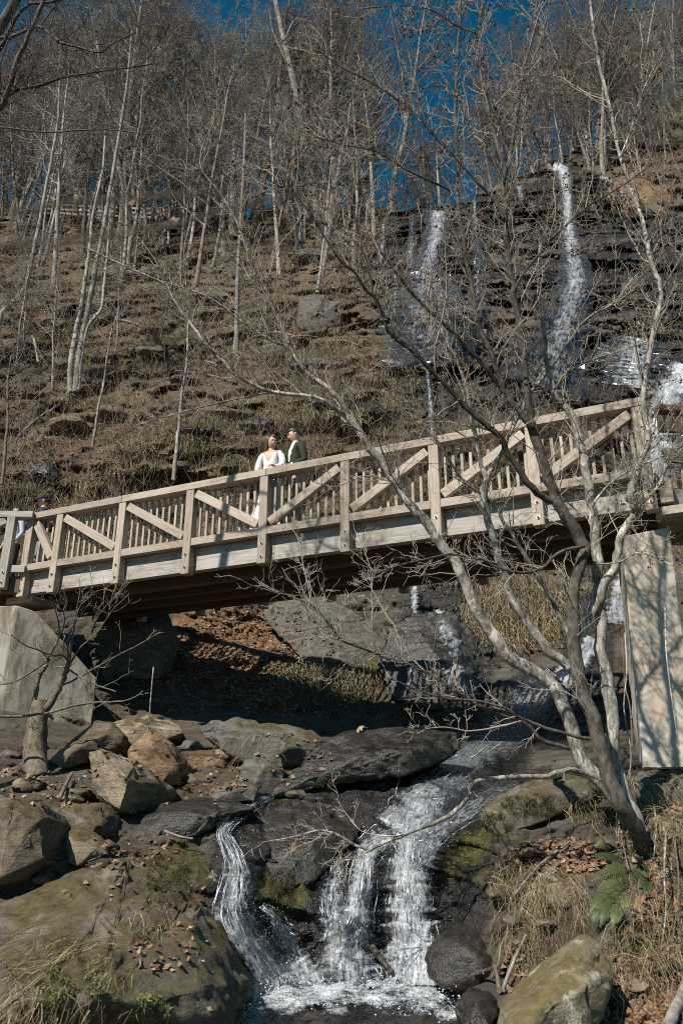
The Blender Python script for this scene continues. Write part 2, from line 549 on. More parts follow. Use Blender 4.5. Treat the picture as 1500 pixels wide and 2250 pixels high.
_cols = np.concatenate([np.arange(-1500, -120, 60), np.arange(-120, -20, 10), np.arange(-20, 1521, 4), np.arange(1530, 1640, 10), np.arange(1640, 3001, 60)]).astype(float)
_rowA = np.concatenate([np.arange(2750, 2290, -20), np.arange(2290, 520, -4)]).astype(float)
_U, _V = np.meshgrid(_cols, _rowA)
_r0 = ridge(_cols)
_k = np.linspace(0, 1, 60)[1:]
_V2 = 522 + (_r0[None, :] - 522) * _k[:, None]
_U = np.concatenate([_U, np.broadcast_to(_cols, _V2.shape)])
_V = np.concatenate([_V, _V2])
_D = depth(_U, _V)
_P = at(_U, _V, _D)
_grass, _wet, _lit, _moss = surf_masks(_U.ravel(), _V.ravel(), _P.reshape(-1, 3))
_col = np.stack([_grass, _wet, _lit, _moss], 1)
back = []                                            # beyond the crest the ground levels off and goes on
for dy, dz in ((3, .3), (10, .6), (30, -1), (80, -8), (200, -30)):
    b_ = _P[-1].copy()
    b_[:, 1] += dy; b_[:, 0] *= (b_[:, 1] / (b_[:, 1] - dy)); b_[:, 2] += dz + .5 * vnoise(b_ * .2, 3)
    back.append(b_)
_Pall = np.concatenate([_P, np.stack(back)])
_colall = np.concatenate([_col, np.tile(np.array([[.4, 0, .6, 0]]), (len(back) * len(_cols), 1))])
nr, nc = _Pall.shape[:2]
ii = (np.arange(nr - 1)[:, None] * nc + np.arange(nc - 1)[None]).ravel()
_Q = np.stack([ii, ii + 1, ii + nc + 1, ii + nc], 1)

k = NT('hillside_rock_and_soil')
co = k.coord('Object')
a = k.attr()
sep = k.n('ShaderNodeSeparateColor'); k.set(sep.inputs[0], a.outputs['Color'])
gm, wm, lm_, mm = sep.outputs[0], sep.outputs[1], sep.outputs[2], a.outputs['Alpha']
n_a = k.noise(co, .9, 8, .62); n_b = k.noise(co, 4.0, 7, .65); n_c = k.noise(co, 18, 5, .65)
strat = k.noise(k.coord('Object', (.6, .6, 5.0)), 1.6, 6, .65, .4)
rock = k.ramp(strat, [(.3, (.05, .044, .037)), (.5, (.105, .09, .073)), (.66, (.175, .15, .118)), (.8, (.24, .21, .175))])
rock = k.mix(k.math('MULTIPLY', n_c, .5), rock, (.06, .052, .042))
soil = k.ramp(n_b, [(.3, (.03, .021, .014)), (.55, (.075, .054, .034)), (.75, (.14, .105, .067))])
base = k.mix(k.ramp(n_a, [(.42, 0.), (.58, 1.)]), rock, soil)
grassc = k.ramp(n_c, [(.3, (.055, .04, .022)), (.55, (.15, .113, .066)), (.75, (.25, .20, .125))])
litc = k.ramp(k.noise(co, 26, 3, .7), [(.32, (.07, .04, .02)), (.5, (.20, .11, .05)), (.66, (.33, .20, .11)), (.8, (.42, .33, .24))])
mossc = k.ramp(n_c, [(.3, (.035, .033, .01)), (.6, (.09, .078, .022)), (.8, (.16, .135, .045))])
wetc = k.ramp(strat, [(.3, (.008, .008, .008)), (.52, (.024, .022, .021)), (.68, (.052, .049, .045)), (.82, (.11, .10, .088))])
edge = lambda m: k.ramp(k.math('ADD', m, k.math('MULTIPLY', k.math('SUBTRACT', n_b, .5), .9)), [(.35, 0.), (.65, 1.)])
base = k.mix(edge(lm_), base, litc)
base = k.mix(edge(gm), base, grassc)
base = k.mix(edge(wm), base, wetc)
base = k.mix(edge(mm), base, mossc)
we = edge(wm)
k.P(Base_Color=base, Roughness=k.ramp(we, [(0, .92), (1, .30)]))
k.b.inputs['Specular IOR Level'].default_value = .45
hgt = k.math('ADD', k.math('MULTIPLY', n_b, .8), k.math('ADD', k.math('MULTIPLY', n_c, .35), k.math('MULTIPLY', strat, .7)))
k.bump(hgt, .9, .12)
M['terrain'] = k.m
mb = MB().add(_Pall.reshape(-1, 3), _Q, _colall)
terrain = mb.build('hillside', M['terrain'], kind='structure', col=True)

k = NT('forest_soil'); k.P(Base_Color=k.ramp(k.noise(k.coord('Object'), .8, 6, .6), [(.35, (.06, .045, .03)), (.65, (.14, .10, .06))]), Roughness=.95)
M['soil'] = k.m
gs = 900.0
mb = MB().add([(-gs, -gs, -2.4), (gs, -gs, -2.4), (gs, gs, -2.4), (-gs, gs, -2.4)], [[0, 1, 2, 3]])
mb.build('ground', M['soil'], kind='structure')

# ------------------------------------------------------------------ the timber footbridge
BX0, BY0, BH = -4.88, 12.865, 4.79                    # second post of the near railing; underside of the top rail
BU = Vector((1.246, -.561, 0)); SP = BU.length; BU.normalize()
BW = Vector((-BU.y, BU.x, 0))                         # across the deck, away from the camera
BW_DECK = 2.25

def bpt(t, w, z):
    return Vector((BX0, BY0, BH)) + BU * (SP * t) + BW * w + Vector((0, 0, z))

def timber(name, p, q, wid, hgt, parent, mat, up=(0, 0, 1), bev=.006, mesh=None, origin=None):
    """a squared timber from p to q (local X along it); wid across, hgt up; a child of parent, placed in parent space"""
    p, q = Vector(p), Vector(q)
    me = mesh or bm_mesh(name, box_bm((q - p).length, wid, hgt, bev), mat)
    o = link(name, me, parent)
    o.matrix_local = Matrix.Translation((p + q) / 2 - (origin or Vector((0, 0, 0)))) @ orient(q - p, up)
    return o

bridge = thing('footbridge', 'long pale timber footbridge with diagonal braces spanning the stream', 'bridge', bpt(3, 0, -1.42))
BO = Vector(bridge.location)
bm_bolt = None
def bolt_mesh():
    bm = bmesh.new()
    bmesh.ops.create_cone(bm, cap_ends=True, segments=14, radius1=.030, radius2=.028, depth=.006)
    r = bmesh.ops.create_cone(bm, cap_ends=True, segments=6, radius1=.015, radius2=.014, depth=.022)
    bmesh.ops.translate(bm, verts=r['verts'], vec=(0, 0, .010))
    me = bm_mesh('bolt', bm, [M['steel'], M['bolt']])
    for p in me.polygons:
        p.material_index = 1 if p.center.z > .008 else 0
    return me
BOLT = bolt_mesh()
POST_T = [-.5, 0, 1, 2, 3, 4, 5, 6, 7]
POST_MESH = bm_mesh('post', box_bm(1.42, .145, .145, .007), M['wood_new'])
for t in POST_T:
    # post: local X up
    po = timber('post', bpt(t, -.075, -1.42), bpt(t, -.075, 0), .145, .145, bridge, M['wood_new'], up=-BW, mesh=POST_MESH, origin=BO)
    for zz in (-1.10, -1.31):
        b = link('bolt', BOLT, po)
        b.matrix_local = Matrix.Translation((zz + .71, 0, .076))
# top rail in lengths that meet over posts
for a_, b_, m_ in ((-.62, .98, 'wood'), (.985, 3.02, 'wood'), (3.025, 5.04, 'wood_new'), (5.045, 7.06, 'wood_new')):
    timber('top_rail', bpt(a_, -.06, .062), bpt(b_, -.06, .062), .19, .122, bridge, M[m_], origin=BO)
for a_, b_ in zip(POST_T[:-1], POST_T[1:]):
    e = .0725 / SP
    timber('bottom_rail', bpt(a_ + e, -.078, -.90), bpt(b_ - e, -.078, -.90), .12, .125, bridge, M['wood'], origin=BO)
BRM = {}
for i, (a_, b_) in enumerate(zip(POST_T[:-1], POST_T[1:])):
    e = .10 / SP
    down = i < 4
    z0, z1 = (-.075, -.77) if down else (-.77, -.075)
    if i == 0:
        e = .115 / SP
    p, q = bpt(a_ + e, -.085, z0), bpt(b_ - e, -.085, z1)
    L = round((q - p).length, 3)
    if L not in BRM:
        BRM[L] = bm_mesh('brace', box_bm(L, .09, .14, .006), M['wood_new'])
    timber('brace', p, q, .09, .14, bridge, M['wood_new'], mesh=BRM[L], origin=BO)
BAL = bm_mesh('baluster', box_bm(.98, .042, .042, .004), M['wood_new'])
for i, (a_, b_) in enumerate(zip(POST_T[:-1], POST_T[1:])):
    n = 10 if b_ - a_ > .8 else 4
    for j in range(n):
        t = a_ + (b_ - a_) * (j + .95) / (n + .9)
        timber('baluster', bpt(t, .022, -.962), bpt(t, .022, .018), .042, .042, bridge, M['wood_new'], up=-BW, mesh=BAL, origin=BO)
# side beam (two lengths) and the girders under the deck
timber('side_beam', bpt(-.72, .072, -1.135), bpt(3.1, .072, -1.135), .13, .41, bridge, M['wood_grey'], origin=BO)
timber('side_beam', bpt(3.103, .072, -1.135), bpt(7.0, .072, -1.135), .13, .41, bridge, M['wood_grey'], origin=BO)
for w in (.60, 1.08, 1.56, 2.04):
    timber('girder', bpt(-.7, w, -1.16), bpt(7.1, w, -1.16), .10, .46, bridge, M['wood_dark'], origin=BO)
timber('side_beam', bpt(-.72, BW_DECK - .072, -1.135), bpt(7.1, BW_DECK - .072, -1.135), .13, .41, bridge, M['wood_grey'], origin=BO)
PLK = bm_mesh('deck_plank', box_bm(BW_DECK - .02, .142, .036), M['wood'])
nplk = int((7.1 + .7) * SP / .144)
for j in range(nplk):
    t = -.7 + (j + .5) * .144 / SP
    timber('deck_plank', bpt(t, .01, -.908), bpt(t, BW_DECK - .01, -.908), .142, .036, bridge, M['wood'], mesh=PLK, origin=BO)
# far railing
FW = BW_DECK + .075
for t in POST_T:
    timber('post', bpt(t, FW, -1.42), bpt(t, FW, 0), .145, .145, bridge, M['wood_new'], up=-BW, mesh=POST_MESH, origin=BO)
timber('top_rail', bpt(-.62, FW, .062), bpt(3.02, FW, .062), .19, .122, bridge, M['wood'], origin=BO)
timber('top_rail', bpt(3.025, FW, .062), bpt(7.06, FW, .062), .19, .122, bridge, M['wood'], origin=BO)
for a_, b_ in zip(POST_T[:-1], POST_T[1:]):
    e = .0725 / SP
    timber('bottom_rail', bpt(a_ + e, FW - .01, -.90), bpt(b_ - e, FW - .01, -.90), .10, .125, bridge, M['wood'], origin=BO)
    n = 9 if b_ - a_ > .8 else 4
    for j in range(n):
        t = a_ + (b_ - a_) * (j + .95) / (n + .9)
        timber('baluster', bpt(t, FW - .1, -.962), bpt(t, FW - .1, .018), .042, .042, bridge, M['wood_new'], up=-BW, mesh=BAL, origin=BO)
# bearing timbers at both ends
timber('sill_beam', bpt(-.86, .35, -1.405), bpt(-.42, .35, -1.405), .62, .12, bridge, M['wood'], origin=BO)
timber('sill_beam', bpt(7.02, .30, -1.405), bpt(7.26, .30, -1.405), .62, .11, bridge, M['wood'], origin=BO)
timber('end_block', bpt(7.075, .05, -1.16), bpt(7.19, .05, -1.16), .16, .30, bridge, M['wood_new'], origin=BO)

# ------------------------------------------------------------------ concrete supports
def prism(front, depth_vec, name, mat, jag=.012, seed=0, cuts=14, **tags):
    """a block with a polygonal front face (world points in order) pushed back along depth_vec; edges chipped a little"""
    bm = bmesh.new()
    f = [bm.verts.new(p) for p in front]
    b = [bm.verts.new(Vector(p) + Vector(depth_vec)) for p in front]
    n = len(f)
    bm.faces.new(f); bm.faces.new(b[::-1])
    for i in range(n):
        bm.faces.new((f[i], b[i], b[(i + 1) % n], f[(i + 1) % n]))
    bmesh.ops.recalc_face_normals(bm, faces=bm.faces[:])
    bmesh.ops.bevel(bm, geom=bm.edges[:], offset=.018, segments=1, affect='EDGES')
    bmesh.ops.triangulate(bm, faces=bm.faces[:])
    for _ in range(4):
        lng = [e for e in bm.edges if e.calc_length() > .16]
        if not lng:
            break
        bmesh.ops.subdivide_edges(bm, edges=lng, cuts=1, use_grid_fill=True)
        bmesh.ops.triangulate(bm, faces=bm.faces[:])
    co = np.array([v.co for v in bm.verts])
    d = np.stack([fbm(co * 5, 3, seed + 1), fbm(co * 5, 3, seed + 2), fbm(co * 5, 3, seed + 3)], 1) * jag * 2
    for v, q in zip(bm.verts, co + d):
        v.co = Vector(q)
    o = link(name, None)
    bpy.data.objects.remove(o)
    org = Vector(front[0])
    bmesh.ops.translate(bm, verts=bm.verts[:], vec=-org)
    o = link(name, bm_mesh(name, bm, mat), **tags)
    o.location = org
    return o

V3 = lambda px, py, Y: Vector(at(px, py, Y))
pier_y = 9.05
prism([V3(1362, 1176, pier_y), V3(1470, 1158, pier_y - .02), V3(1540, 1690, pier_y - .25), V3(1414, 1690, pier_y - .2)], (0.28, .95, 0), 'bridge_pier', M['concrete_tan'], seed=3,
      label='tan stained concrete pier under the right end of the footbridge', category='bridge pier')

# ------------------------------------------------------------------ boulders and stones
def make_rock_mat(name, dark, mid, light, moss=0.0, wet=0.0, lichen=0.0, mosscol=((.05, .04, .018), (.125, .10, .048))):
    k = NT(name)
    tc = k.n('ShaderNodeTexCoord')
    off = k.n('ShaderNodeVectorMath', operation='ADD')
    cx_ = k.n('ShaderNodeCombineXYZ'); r_ = k.rand()
    k.set(cx_.inputs[0], k.math('MULTIPLY', r_, 31.)); k.set(cx_.inputs[2], k.math('MULTIPLY', r_, 17.))
    k.set(off.inputs[0], tc.outputs['Object']); k.set(off.inputs[1], cx_.outputs[0])
    mp = k.n('ShaderNodeMapping'); mp.inputs['Scale'].default_value = (1.2, 1.2, 6); mp.inputs['Rotation'].default_value = (.35, .3, 0)
    k.set(mp.inputs[0], off.outputs[0])
    st = k.noise(mp.outputs[0], 2.2, 7, .65, .5)
    n1 = k.noise(off.outputs[0], 2.5, 7, .65)
    n2 = k.noise(off.outputs[0], 16, 6, .7)
    n3 = k.noise(off.outputs[0], 60, 3, .6)
    mm = k.math('ADD', k.math('MULTIPLY', st, .55), k.math('MULTIPLY', n2, .45))
    base = k.ramp(mm, [(.34, dark), (.5, mid), (.66, light)])
    base = k.mix(k.ramp(n1, [(.5, 0.), (.68, .7)]), base, k.mix(n2, dark, mid))
    if lichen:
        big = lichen > .8
        l = k.ramp(k.noise(off.outputs[0], 3.2 if big else 7, 6, .72), [(.54, 0.), (.57, 1.)] if big else [(.60, 0.), (.66, 1.)])
        base = k.mix(k.math('MULTIPLY', l, lichen), base, (.50, .45, .36))
    if moss:
        geo = k.n('ShaderNodeNewGeometry')
        sx = k.n('ShaderNodeSeparateXYZ'); k.set(sx.inputs[0], geo.outputs['Normal'])
        f = k.math('ADD', k.math('MULTIPLY', sx.outputs[2], .35), k.math('ADD', n1, k.math('MULTIPLY', n2, .35)))
        f = k.ramp(f, [(.98 - .38 * moss, 0.), (1.12 - .38 * moss, 1.)])
        base = k.mix(f, base, k.ramp(n2, [(.35, mosscol[0]), (.65, mosscol[1])]))
    k.P(Base_Color=base, Roughness=.9 - .62 * wet)
    if wet:
        k.P(Roughness=k.ramp(n2, [(.3, .22), (.7, .5)]))
    k.b.inputs['Specular IOR Level'].default_value = .3 + .35 * wet
    k.bump(k.math('ADD', k.math('MULTIPLY', n2, .6), k.math('ADD', k.math('MULTIPLY', n3, .25), k.math('MULTIPLY', st, .9))), .8, .035)
    return k.m
M['rock_tan'] = make_rock_mat('tan_rock', (.10, .08, .055), (.25, .20, .14), (.38, .32, .235), .12, 0, .35)
M['rock_brown'] = make_rock_mat('brown_rock', (.06, .048, .035), (.14, .11, .08), (.24, .19, .135), .22, 0, .15)
M['rock_grey'] = make_rock_mat('grey_rock', (.055, .05, .044), (.12, .11, .095), (.21, .19, .165), .08, 0, .3)
M['rock_rust'] = make_rock_mat('rusty_rock', (.09, .055, .03), (.22, .14, .085), (.36, .27, .18), .1, 0, .2)
M['rock_moss'] = make_rock_mat('mossy_rock', (.055, .047, .036), (.13, .11, .082), (.24, .205, .155), .22, 0, .3)
M['rock_gold'] = make_rock_mat('gold_moss_rock', (.09, .073, .045), (.17, .14, .088), (.36, .315, .235), .25, 0, .85, ((.10, .078, .034), (.20, .16, .075)))
M['rock_wet'] = make_rock_mat('wet_black_rock', (.012, .011, .010), (.028, .025, .021), (.07, .055, .04), 0, 1.)
M['rock_wetred'] = make_rock_mat('wet_rust_rock', (.03, .014, .008), (.075, .032, .016), (.13, .06, .03), 0, 1.)

def rock(name, pts, mat, label, cat='boulder', ridge=(), back=0.9, shrink=0.72, edge=.07, amp=.05, strata=.03, bev=.018, seed=0, group=None, Y0=None, slope=-.35, tags=True):
    """a boulder from its outline (photo px, py[, dY]) at distance Y0, with nearer ridge points and a back; convex, then broken up"""
    pts = [p if len(p) == 3 else (p[0], p[1], 0) for p in pts]
    ox, oy = np.mean([p[0] for p in pts]), np.mean([p[1] for p in pts])
    bot = max(p[1] for p in pts)
    if Y0 is None:
        Y0 = float(depth(ox, min(bot, 2300))) - slope * (bot - oy) / 100. - .08
    yy = lambda p: Y0 + p[2] + slope * (p[1] - oy) / 100.
    W = [Vector(at(p[0], p[1], yy(p))) for p in pts]
    W += [Vector(at(p[0], p[1], yy(p))) for p in ridge]
    c = sum(W, Vector()) / len(W)
    W += [c + (Vector(at(p[0], p[1], yy(p))) - c) * shrink + Vector((0.1 * back, back, -.15 * back)) for p in pts]
    bm = bmesh.new()
    for w in W:
        bm.verts.new(w)
    r = bmesh.ops.convex_hull(bm, input=bm.verts[:])
    bmesh.ops.delete(bm, geom=[g for g in set(r['geom_unused'] + r['geom_interior']) if isinstance(g, bmesh.types.BMVert)], context='VERTS')
    bmesh.ops.dissolve_limit(bm, angle_limit=math.radians(4), verts=bm.verts[:], edges=bm.edges[:])
    bmesh.ops.bevel(bm, geom=bm.edges[:], offset=bev, segments=2, affect='EDGES', profile=.6, clamp_overlap=True)
    bmesh.ops.triangulate(bm, faces=bm.faces[:])
    for _ in range(6):
        lng = [e for e in bm.edges if e.calc_length() > edge * 1.5]
        if not lng or len(bm.verts) > 9000:
            break
        bmesh.ops.subdivide_edges(bm, edges=lng, cuts=1)
        bmesh.ops.triangulate(bm, faces=[f for f in bm.faces if len(f.verts) > 3])
    bm.normal_update()
    co = np.array([v.co for v in bm.verts]); no = np.array([v.normal for v in bm.verts])
    sc = 1.0 / max(.25, np.ptp(co, axis=0).max())
    n = amp * (1.2 * fbm(co * 2.2 * sc + seed, 3, seed + 200) + .6 * fbm(co * 7 * sc + seed, 4, seed + 210) + .35 * fbm(co * 24 * sc + seed, 3, seed + 211))
    dirn = np.array([.3, .25, .92])
    lay = (co @ dirn) / (.10 + .04 / sc * .3) + 1.2 * fbm(co * 1.5, 3, seed + 220)
    n += strata * (np.abs((lay - np.floor(lay)) - .5) * 2 - .5) * sstep(-.3, .4, fbm(co * 2.5, 2, seed + 230))
    for sd, wd, dp in ((240, .030, .045), (250, .022, .03)):          # cracks
        n -= dp * (1 if sc < 2 else .4) * np.exp(-(fbm(co * 2.6 * sc + sd, 2, seed + sd) / wd) ** 2)
    n += .010 * fbm(co * 14, 3, seed + 260)
    co = co + no * n[:, None]
    # outliers from the ragged edge pull back to keep the outline
    for v, q in zip(bm.verts, co):
        v.co = Vector(q)
    org = Vector((c.x, c.y, min(v.co.z for v in bm.verts)))
    bmesh.ops.translate(bm, verts=bm.verts[:], vec=-org)
    o = link(name, bm_mesh(name, bm, mat, smooth=True))
    o.location = org
    o['label'] = label; o['category'] = cat
    if group: o['group'] = group
    return o

R = rock
R('boulder', [(-60, 2030), (0, 2005), (90, 1945), (190, 1905), (290, 1868), (360, 1900), (430, 1960), (470, 2010, .25), (500, 2090, .35), (525, 2180, .4), (510, 2300, .5), (-60, 2300)], M['rock_moss'],
  'huge rounded mossy boulder filling the bottom left corner beside the stream', ridge=[(120, 2010, -.5), (260, 1945, -.25), (340, 2060, -.55), (220, 2200, -.9), (430, 2180, -.35), (60, 2200, -1.0), (380, 1960, -.2)], back=1.4, shrink=.8, edge=.045, amp=.13, strata=.07, bev=.04, seed=1, Y0=6.3, slope=-.42)
R('boulder', [(-40, 1745), (40, 1742), (96, 1765), (118, 1800), (112, 1880), (60, 1935), (-40, 1960)], M['rock_brown'],
  'dark brown flat faced boulder at the left edge above the mossy one', ridge=[(20, 1775, -.3), (90, 1800, -.22), (95, 1890, -.15), (0, 1930, -.3)], back=1.0, amp=.03, seed=2, slope=-.1)
R('boulder', [(190, 1650), (222, 1638), (300, 1668, .1), (380, 1735, .6), (386, 1755, .8), (330, 1790, .5), (250, 1795), (205, 1740)], M['rock_tan'],
  'angular tilted tan boulder with a sunlit left face and black right side', ridge=[(225, 1648, -.18), (284, 1712, -.30), (262, 1786, -.22), (215, 1730, -.1)], back=.9, amp=.03, bev=.015, seed=3, slope=-.05)
R('boulder', [(116, 1772), (160, 1764), (228, 1766), (243, 1795), (238, 1832), (180, 1850), (122, 1820)], M['rock_moss'],
  'flat topped slab between the dark boulder and the tilted tan boulder', ridge=[(170, 1790, -.25), (220, 1815, -.2)], back=.7, amp=.03, seed=4, slope=-.5)
R('boulder', [(122, 1825), (180, 1812), (236, 1850), (238, 1880), (170, 1905), (135, 1890)], M['rock_tan'],
  'small pale split rock wedged under the flat topped slab', ridge=[(170, 1840, -.2), (215, 1862, -.1)], back=.5, amp=.03, seed=5)
R('boulder', [(112, 1668), (150, 1628), (212, 1584), (245, 1590), (275, 1618), (262, 1645), (200, 1660), (135, 1690)], M['rock_brown'],
  'slanting layered brown slab leaning on the grey concrete abutment', ridge=[(160, 1650, -.25), (235, 1612, -.2)], back=.8, amp=.03, strata=.04, seed=6)
R('boulder', [(232, 1600), (285, 1572), (335, 1570), (398, 1592), (404, 1612), (370, 1622), (330, 1612), (270, 1640), (240, 1635)], M['rock_tan'],
  'flat ragged tan slab on top of the rock pile below the bridge', ridge=[(300, 1595, -.25)], back=.9, amp=.035, strata=.04, seed=7, slope=-.6)
R('boulder', [(282, 1650), (330, 1602), (366, 1615), (400, 1675), (398, 1725), (350, 1735), (300, 1700)], M['rock_rust'],
  'rust streaked rock in the middle of the pile behind the tilted boulder', ridge=[(335, 1640, -.3), (375, 1690, -.2)], back=.7, amp=.05, seed=8, slope=-.2)
R('boulder', [(440, 1602), (462, 1584), (520, 1580), (600, 1590), (680, 1608), (716, 1630), (712, 1660), (640, 1680), (560, 1690), (520, 1650), (455, 1622)], M['rock_grey'],
  'long low grey rock at the edge of the bridge shadow', ridge=[(540, 1610, -.25), (640, 1640, -.3)], back=1.0, amp=.05, strata=.035, seed=9, slope=-.4)
R('boulder', [(520, 1690), (560, 1650), (610, 1655), (626, 1700), (608, 1745), (545, 1750)], M['rock_grey'],
  'rounded grey rock below the long low rock beside the leaves', ridge=[(575, 1690, -.25)], back=.6, amp=.04, seed=10)
R('boulder', [(455, 1742), (490, 1718), (540, 1712), (568, 1735), (560, 1762), (470, 1764)], M['rock_grey'],
  'smooth grey domed rock at the water edge left of the cascade', ridge=[(515, 1735, -.15)], back=.5, amp=.02, strata=.0, seed=11)
R('boulder', [(295, 1838), (318, 1795), (352, 1768), (440, 1752), (520, 1762), (560, 1775), (500, 1808), (420, 1840), (340, 1848)], M['rock_wet'],
  'black wet rock with a rippled top left of the small stream arm', ridge=[(380, 1790, -.2), (470, 1790, -.2)], back=.7, amp=.03, strata=.03, seed=12, slope=-.5)
R('boulder', [(690, 1645), (760, 1610), (880, 1600), (1000, 1612), (1010, 1650), (900, 1700), (780, 1720), (640, 1735), (600, 1745), (640, 1700)], M['rock_wet'],
  'long black wet bedrock hump under the bridge shadow', ridge=[(800, 1660, -.3), (900, 1650, -.25), (700, 1705, -.2)], back=1.0, amp=.05, strata=.04, seed=13, slope=-.5)
R('boulder', [(500, 1850), (560, 1790), (640, 1755), (740, 1760), (800, 1810), (760, 1880), (700, 1930), (600, 1960), (530, 1900)], M['rock_wet'],
  'broad wet brown black bedrock dome between the two stream arms', ridge=[(640, 1810, -.3), (690, 1850, -.35), (580, 1880, -.25)], back=1.1, shrink=.85, amp=.06, strata=.03, seed=14, slope=-.55)
R('boulder', [(1085, 2290), (1100, 2215), (1190, 2130), (1283, 2048), (1325, 2078), (1352, 2140), (1335, 2190), (1300, 2215), (1290, 2290)], M['rock_gold'],
  'pointed golden mossy rock with pale lichen at the bottom right', ridge=[(1280, 2070, -.12), (1200, 2180, -.3), (1290, 2160, -.28), (1150, 2260, -.35)], back=.7, amp=.03, strata=.01, bev=.03, seed=15, Y0=5.15, slope=-.25)
R('boulder', [(930, 2110), (950, 2062), (1010, 2035), (1070, 2035), (1110, 2085), (1105, 2150), (1050, 2180), (985, 2180), (940, 2150)], M['rock_wet'],
  'round glistening black wet rock right of the plunge pool', ridge=[(1000, 2080, -.25), (1050, 2110, -.3)], back=.7, amp=.04, strata=.0, bev=.08, seed=16, slope=-.3)
R('boulder', [(1000, 2210), (1030, 2165), (1080, 2180), (1095, 2225), (1080, 2290), (1010, 2290)], M['rock_wet'],
  'small wet brown rock in front of the round black rock', ridge=[(1045, 2200, -.15)], back=.4, amp=.03, seed=17)
R('boulder', [(1168, 1950), (1185, 1915), (1240, 1900), (1292, 1905), (1302, 1950), (1270, 1995), (1210, 1990)], M['rock_tan'],
  'lichen spotted rock set in the bank left of the green fern', ridge=[(1235, 1935, -.22)], back=.5, amp=.03, seed=18)
R('boulder', [(1050, 1800), (1075, 1760), (1150, 1720), (1240, 1702), (1310, 1712), (1318, 1745), (1250, 1775), (1180, 1810), (1090, 1840)], M['rock_moss'],
  'green mossy slab right of the cascade below the tree trunks', ridge=[(1130, 1770, -.2), (1230, 1735, -.2)], back=.8, amp=.04, strata=.03, seed=19, slope=-.5)
R('boulder', [(1340, 1730), (1400, 1698), (1480, 1690), (1560, 1700), (1560, 1760), (1450, 1775), (1370, 1770)], M['rock_grey'],
  'flat grey slab at the foot of the concrete pier on the right', ridge=[(1450, 1725, -.2)], back=.8, amp=.03, strata=.03, seed=20, slope=-.5)
R('boulder', [(1420, 1800), (1470, 1775), (1560, 1770), (1560, 1850), (1460, 1850)], M['rock_tan'],
  'tan rock at the right edge below the flat grey slab', ridge=[(1490, 1805, -.2)], back=.6, amp=.03, seed=21)
R('boulder', [(566, 1335), (640, 1318), (720, 1312), (800, 1360), (850, 1420), (800, 1480), (700, 1475), (655, 1440), (600, 1375)], M['rock_grey'],
  'large smooth grey slab of bedrock behind the middle of the bridge', ridge=[(710, 1380, -.35), (760, 1430, -.3)], back=1.6, amp=.06, strata=.05, seed=22, slope=-.6)
R('boulder', [(200, 1400), (240, 1360), (370, 1345), (384, 1380), (376, 1450), (350, 1490), (230, 1500)], M['rock_grey'],
  'mottled grey rock face under the left half of the bridge', ridge=[(300, 1400, -.3), (330, 1450, -.25)], back=1.4, amp=.06, seed=23, slope=-.3)
R('boulder', [(555, 2170), (570, 2135), (620, 2125), (650, 2150), (645, 2190), (590, 2200)], M['rock_wetred'],
  'rust red wet stone standing in the left arm of the falls', ridge=[(600, 2155, -.12)], back=.35, amp=.02, strata=0, bev=.05, seed=24)
R('boulder', [(850, 1380), (900, 1345), (1000, 1350), (1080, 1420), (1080, 1530), (960, 1560), (860, 1540), (830, 1460)], M['rock_wet'],
  'black wet rock face with a trickle under the middle of the bridge', ridge=[(940, 1420, -.35), (990, 1480, -.4)], back=1.4, amp=.08, strata=.06, seed=26, slope=-.5)
R('boulder', [(640, 690), (670, 652), (715, 640), (750, 664), (752, 712), (700, 730), (655, 722)], M['rock_grey'],
  'pale grey rock outcrop on the slope left of the high falls', ridge=[(700, 682, -.45)], back=2.5, amp=.22, edge=.16, strata=.08, seed=27, slope=-.8)
R('boulder', [(1320, 470), (1340, 400), (1400, 380), (1470, 420), (1490, 500), (1400, 520)], M['rock_rust'],
  'sunlit orange tan rock outcrop right of the highest falls', ridge=[(1400, 440, -1.5)], back=4, amp=.3, edge=.3, strata=.2, seed=28, Y0=40, slope=-1.5)
# small stones of the left bank and the right bank
_stones = [(60, 1720, 26, 'tan'), (30, 1700, 22, 'brown'), (180, 1742, 18, 'grey'), (155, 1752, 24, 'tan'), (470, 1680, 22, 'rust'), (495, 1655, 18, 'tan'), (430, 1715, 24, 'brown'), (650, 1745, 20, 'grey'), (730, 1642, 22, 'tan'),
           (760, 1632, 16, 'rust'), (420, 1640, 20, 'grey'), (410, 1690, 16, 'tan'), (265, 1700, 14, 'tan'), (1160, 1870, 20, 'brown'), (1120, 1905, 26, 'grey'), (1100, 1960, 24, 'brown'), (1130, 2020, 20, 'grey'), (1400, 1900, 24, 'brown'),
           (1200, 2030, 18, 'tan'), (1330, 1860, 22, 'grey'), (20, 1660, 18, 'grey'), (1460, 2120, 30, 'brown'), (1390, 2060, 18, 'grey'), (90, 1930, 18, 'brown'), (245, 1855, 14, 'brown'), (600, 1705, 16, 'tan')]
_near = ['beside the sprouting stump', 'at the left edge by the abutment', 'under the tilted boulder', 'left of the tilted boulder', 'among the leaves left of the grey rock', 'below the long low rock', 'right of the tilted boulder', 'at the lip of the stream arm',
         'at the edge of the black hump', 'on the black hump tip', 'behind the rust streaked rock', 'right of the rust streaked rock', 'in the gap above the tilted boulder', 'below the mossy slab', 'in the right bank by the falls', 'under the hanging grass', 'above the round black rock', 'under the tree roots',
         'left of the fern', 'below the mossy slab roots', 'behind the stump at the left edge', 'in the bottom right corner leaves', 'below the fern', 'under the dark brown boulder', 'in the crack right of the pale split rock', 'between the two grey rocks']
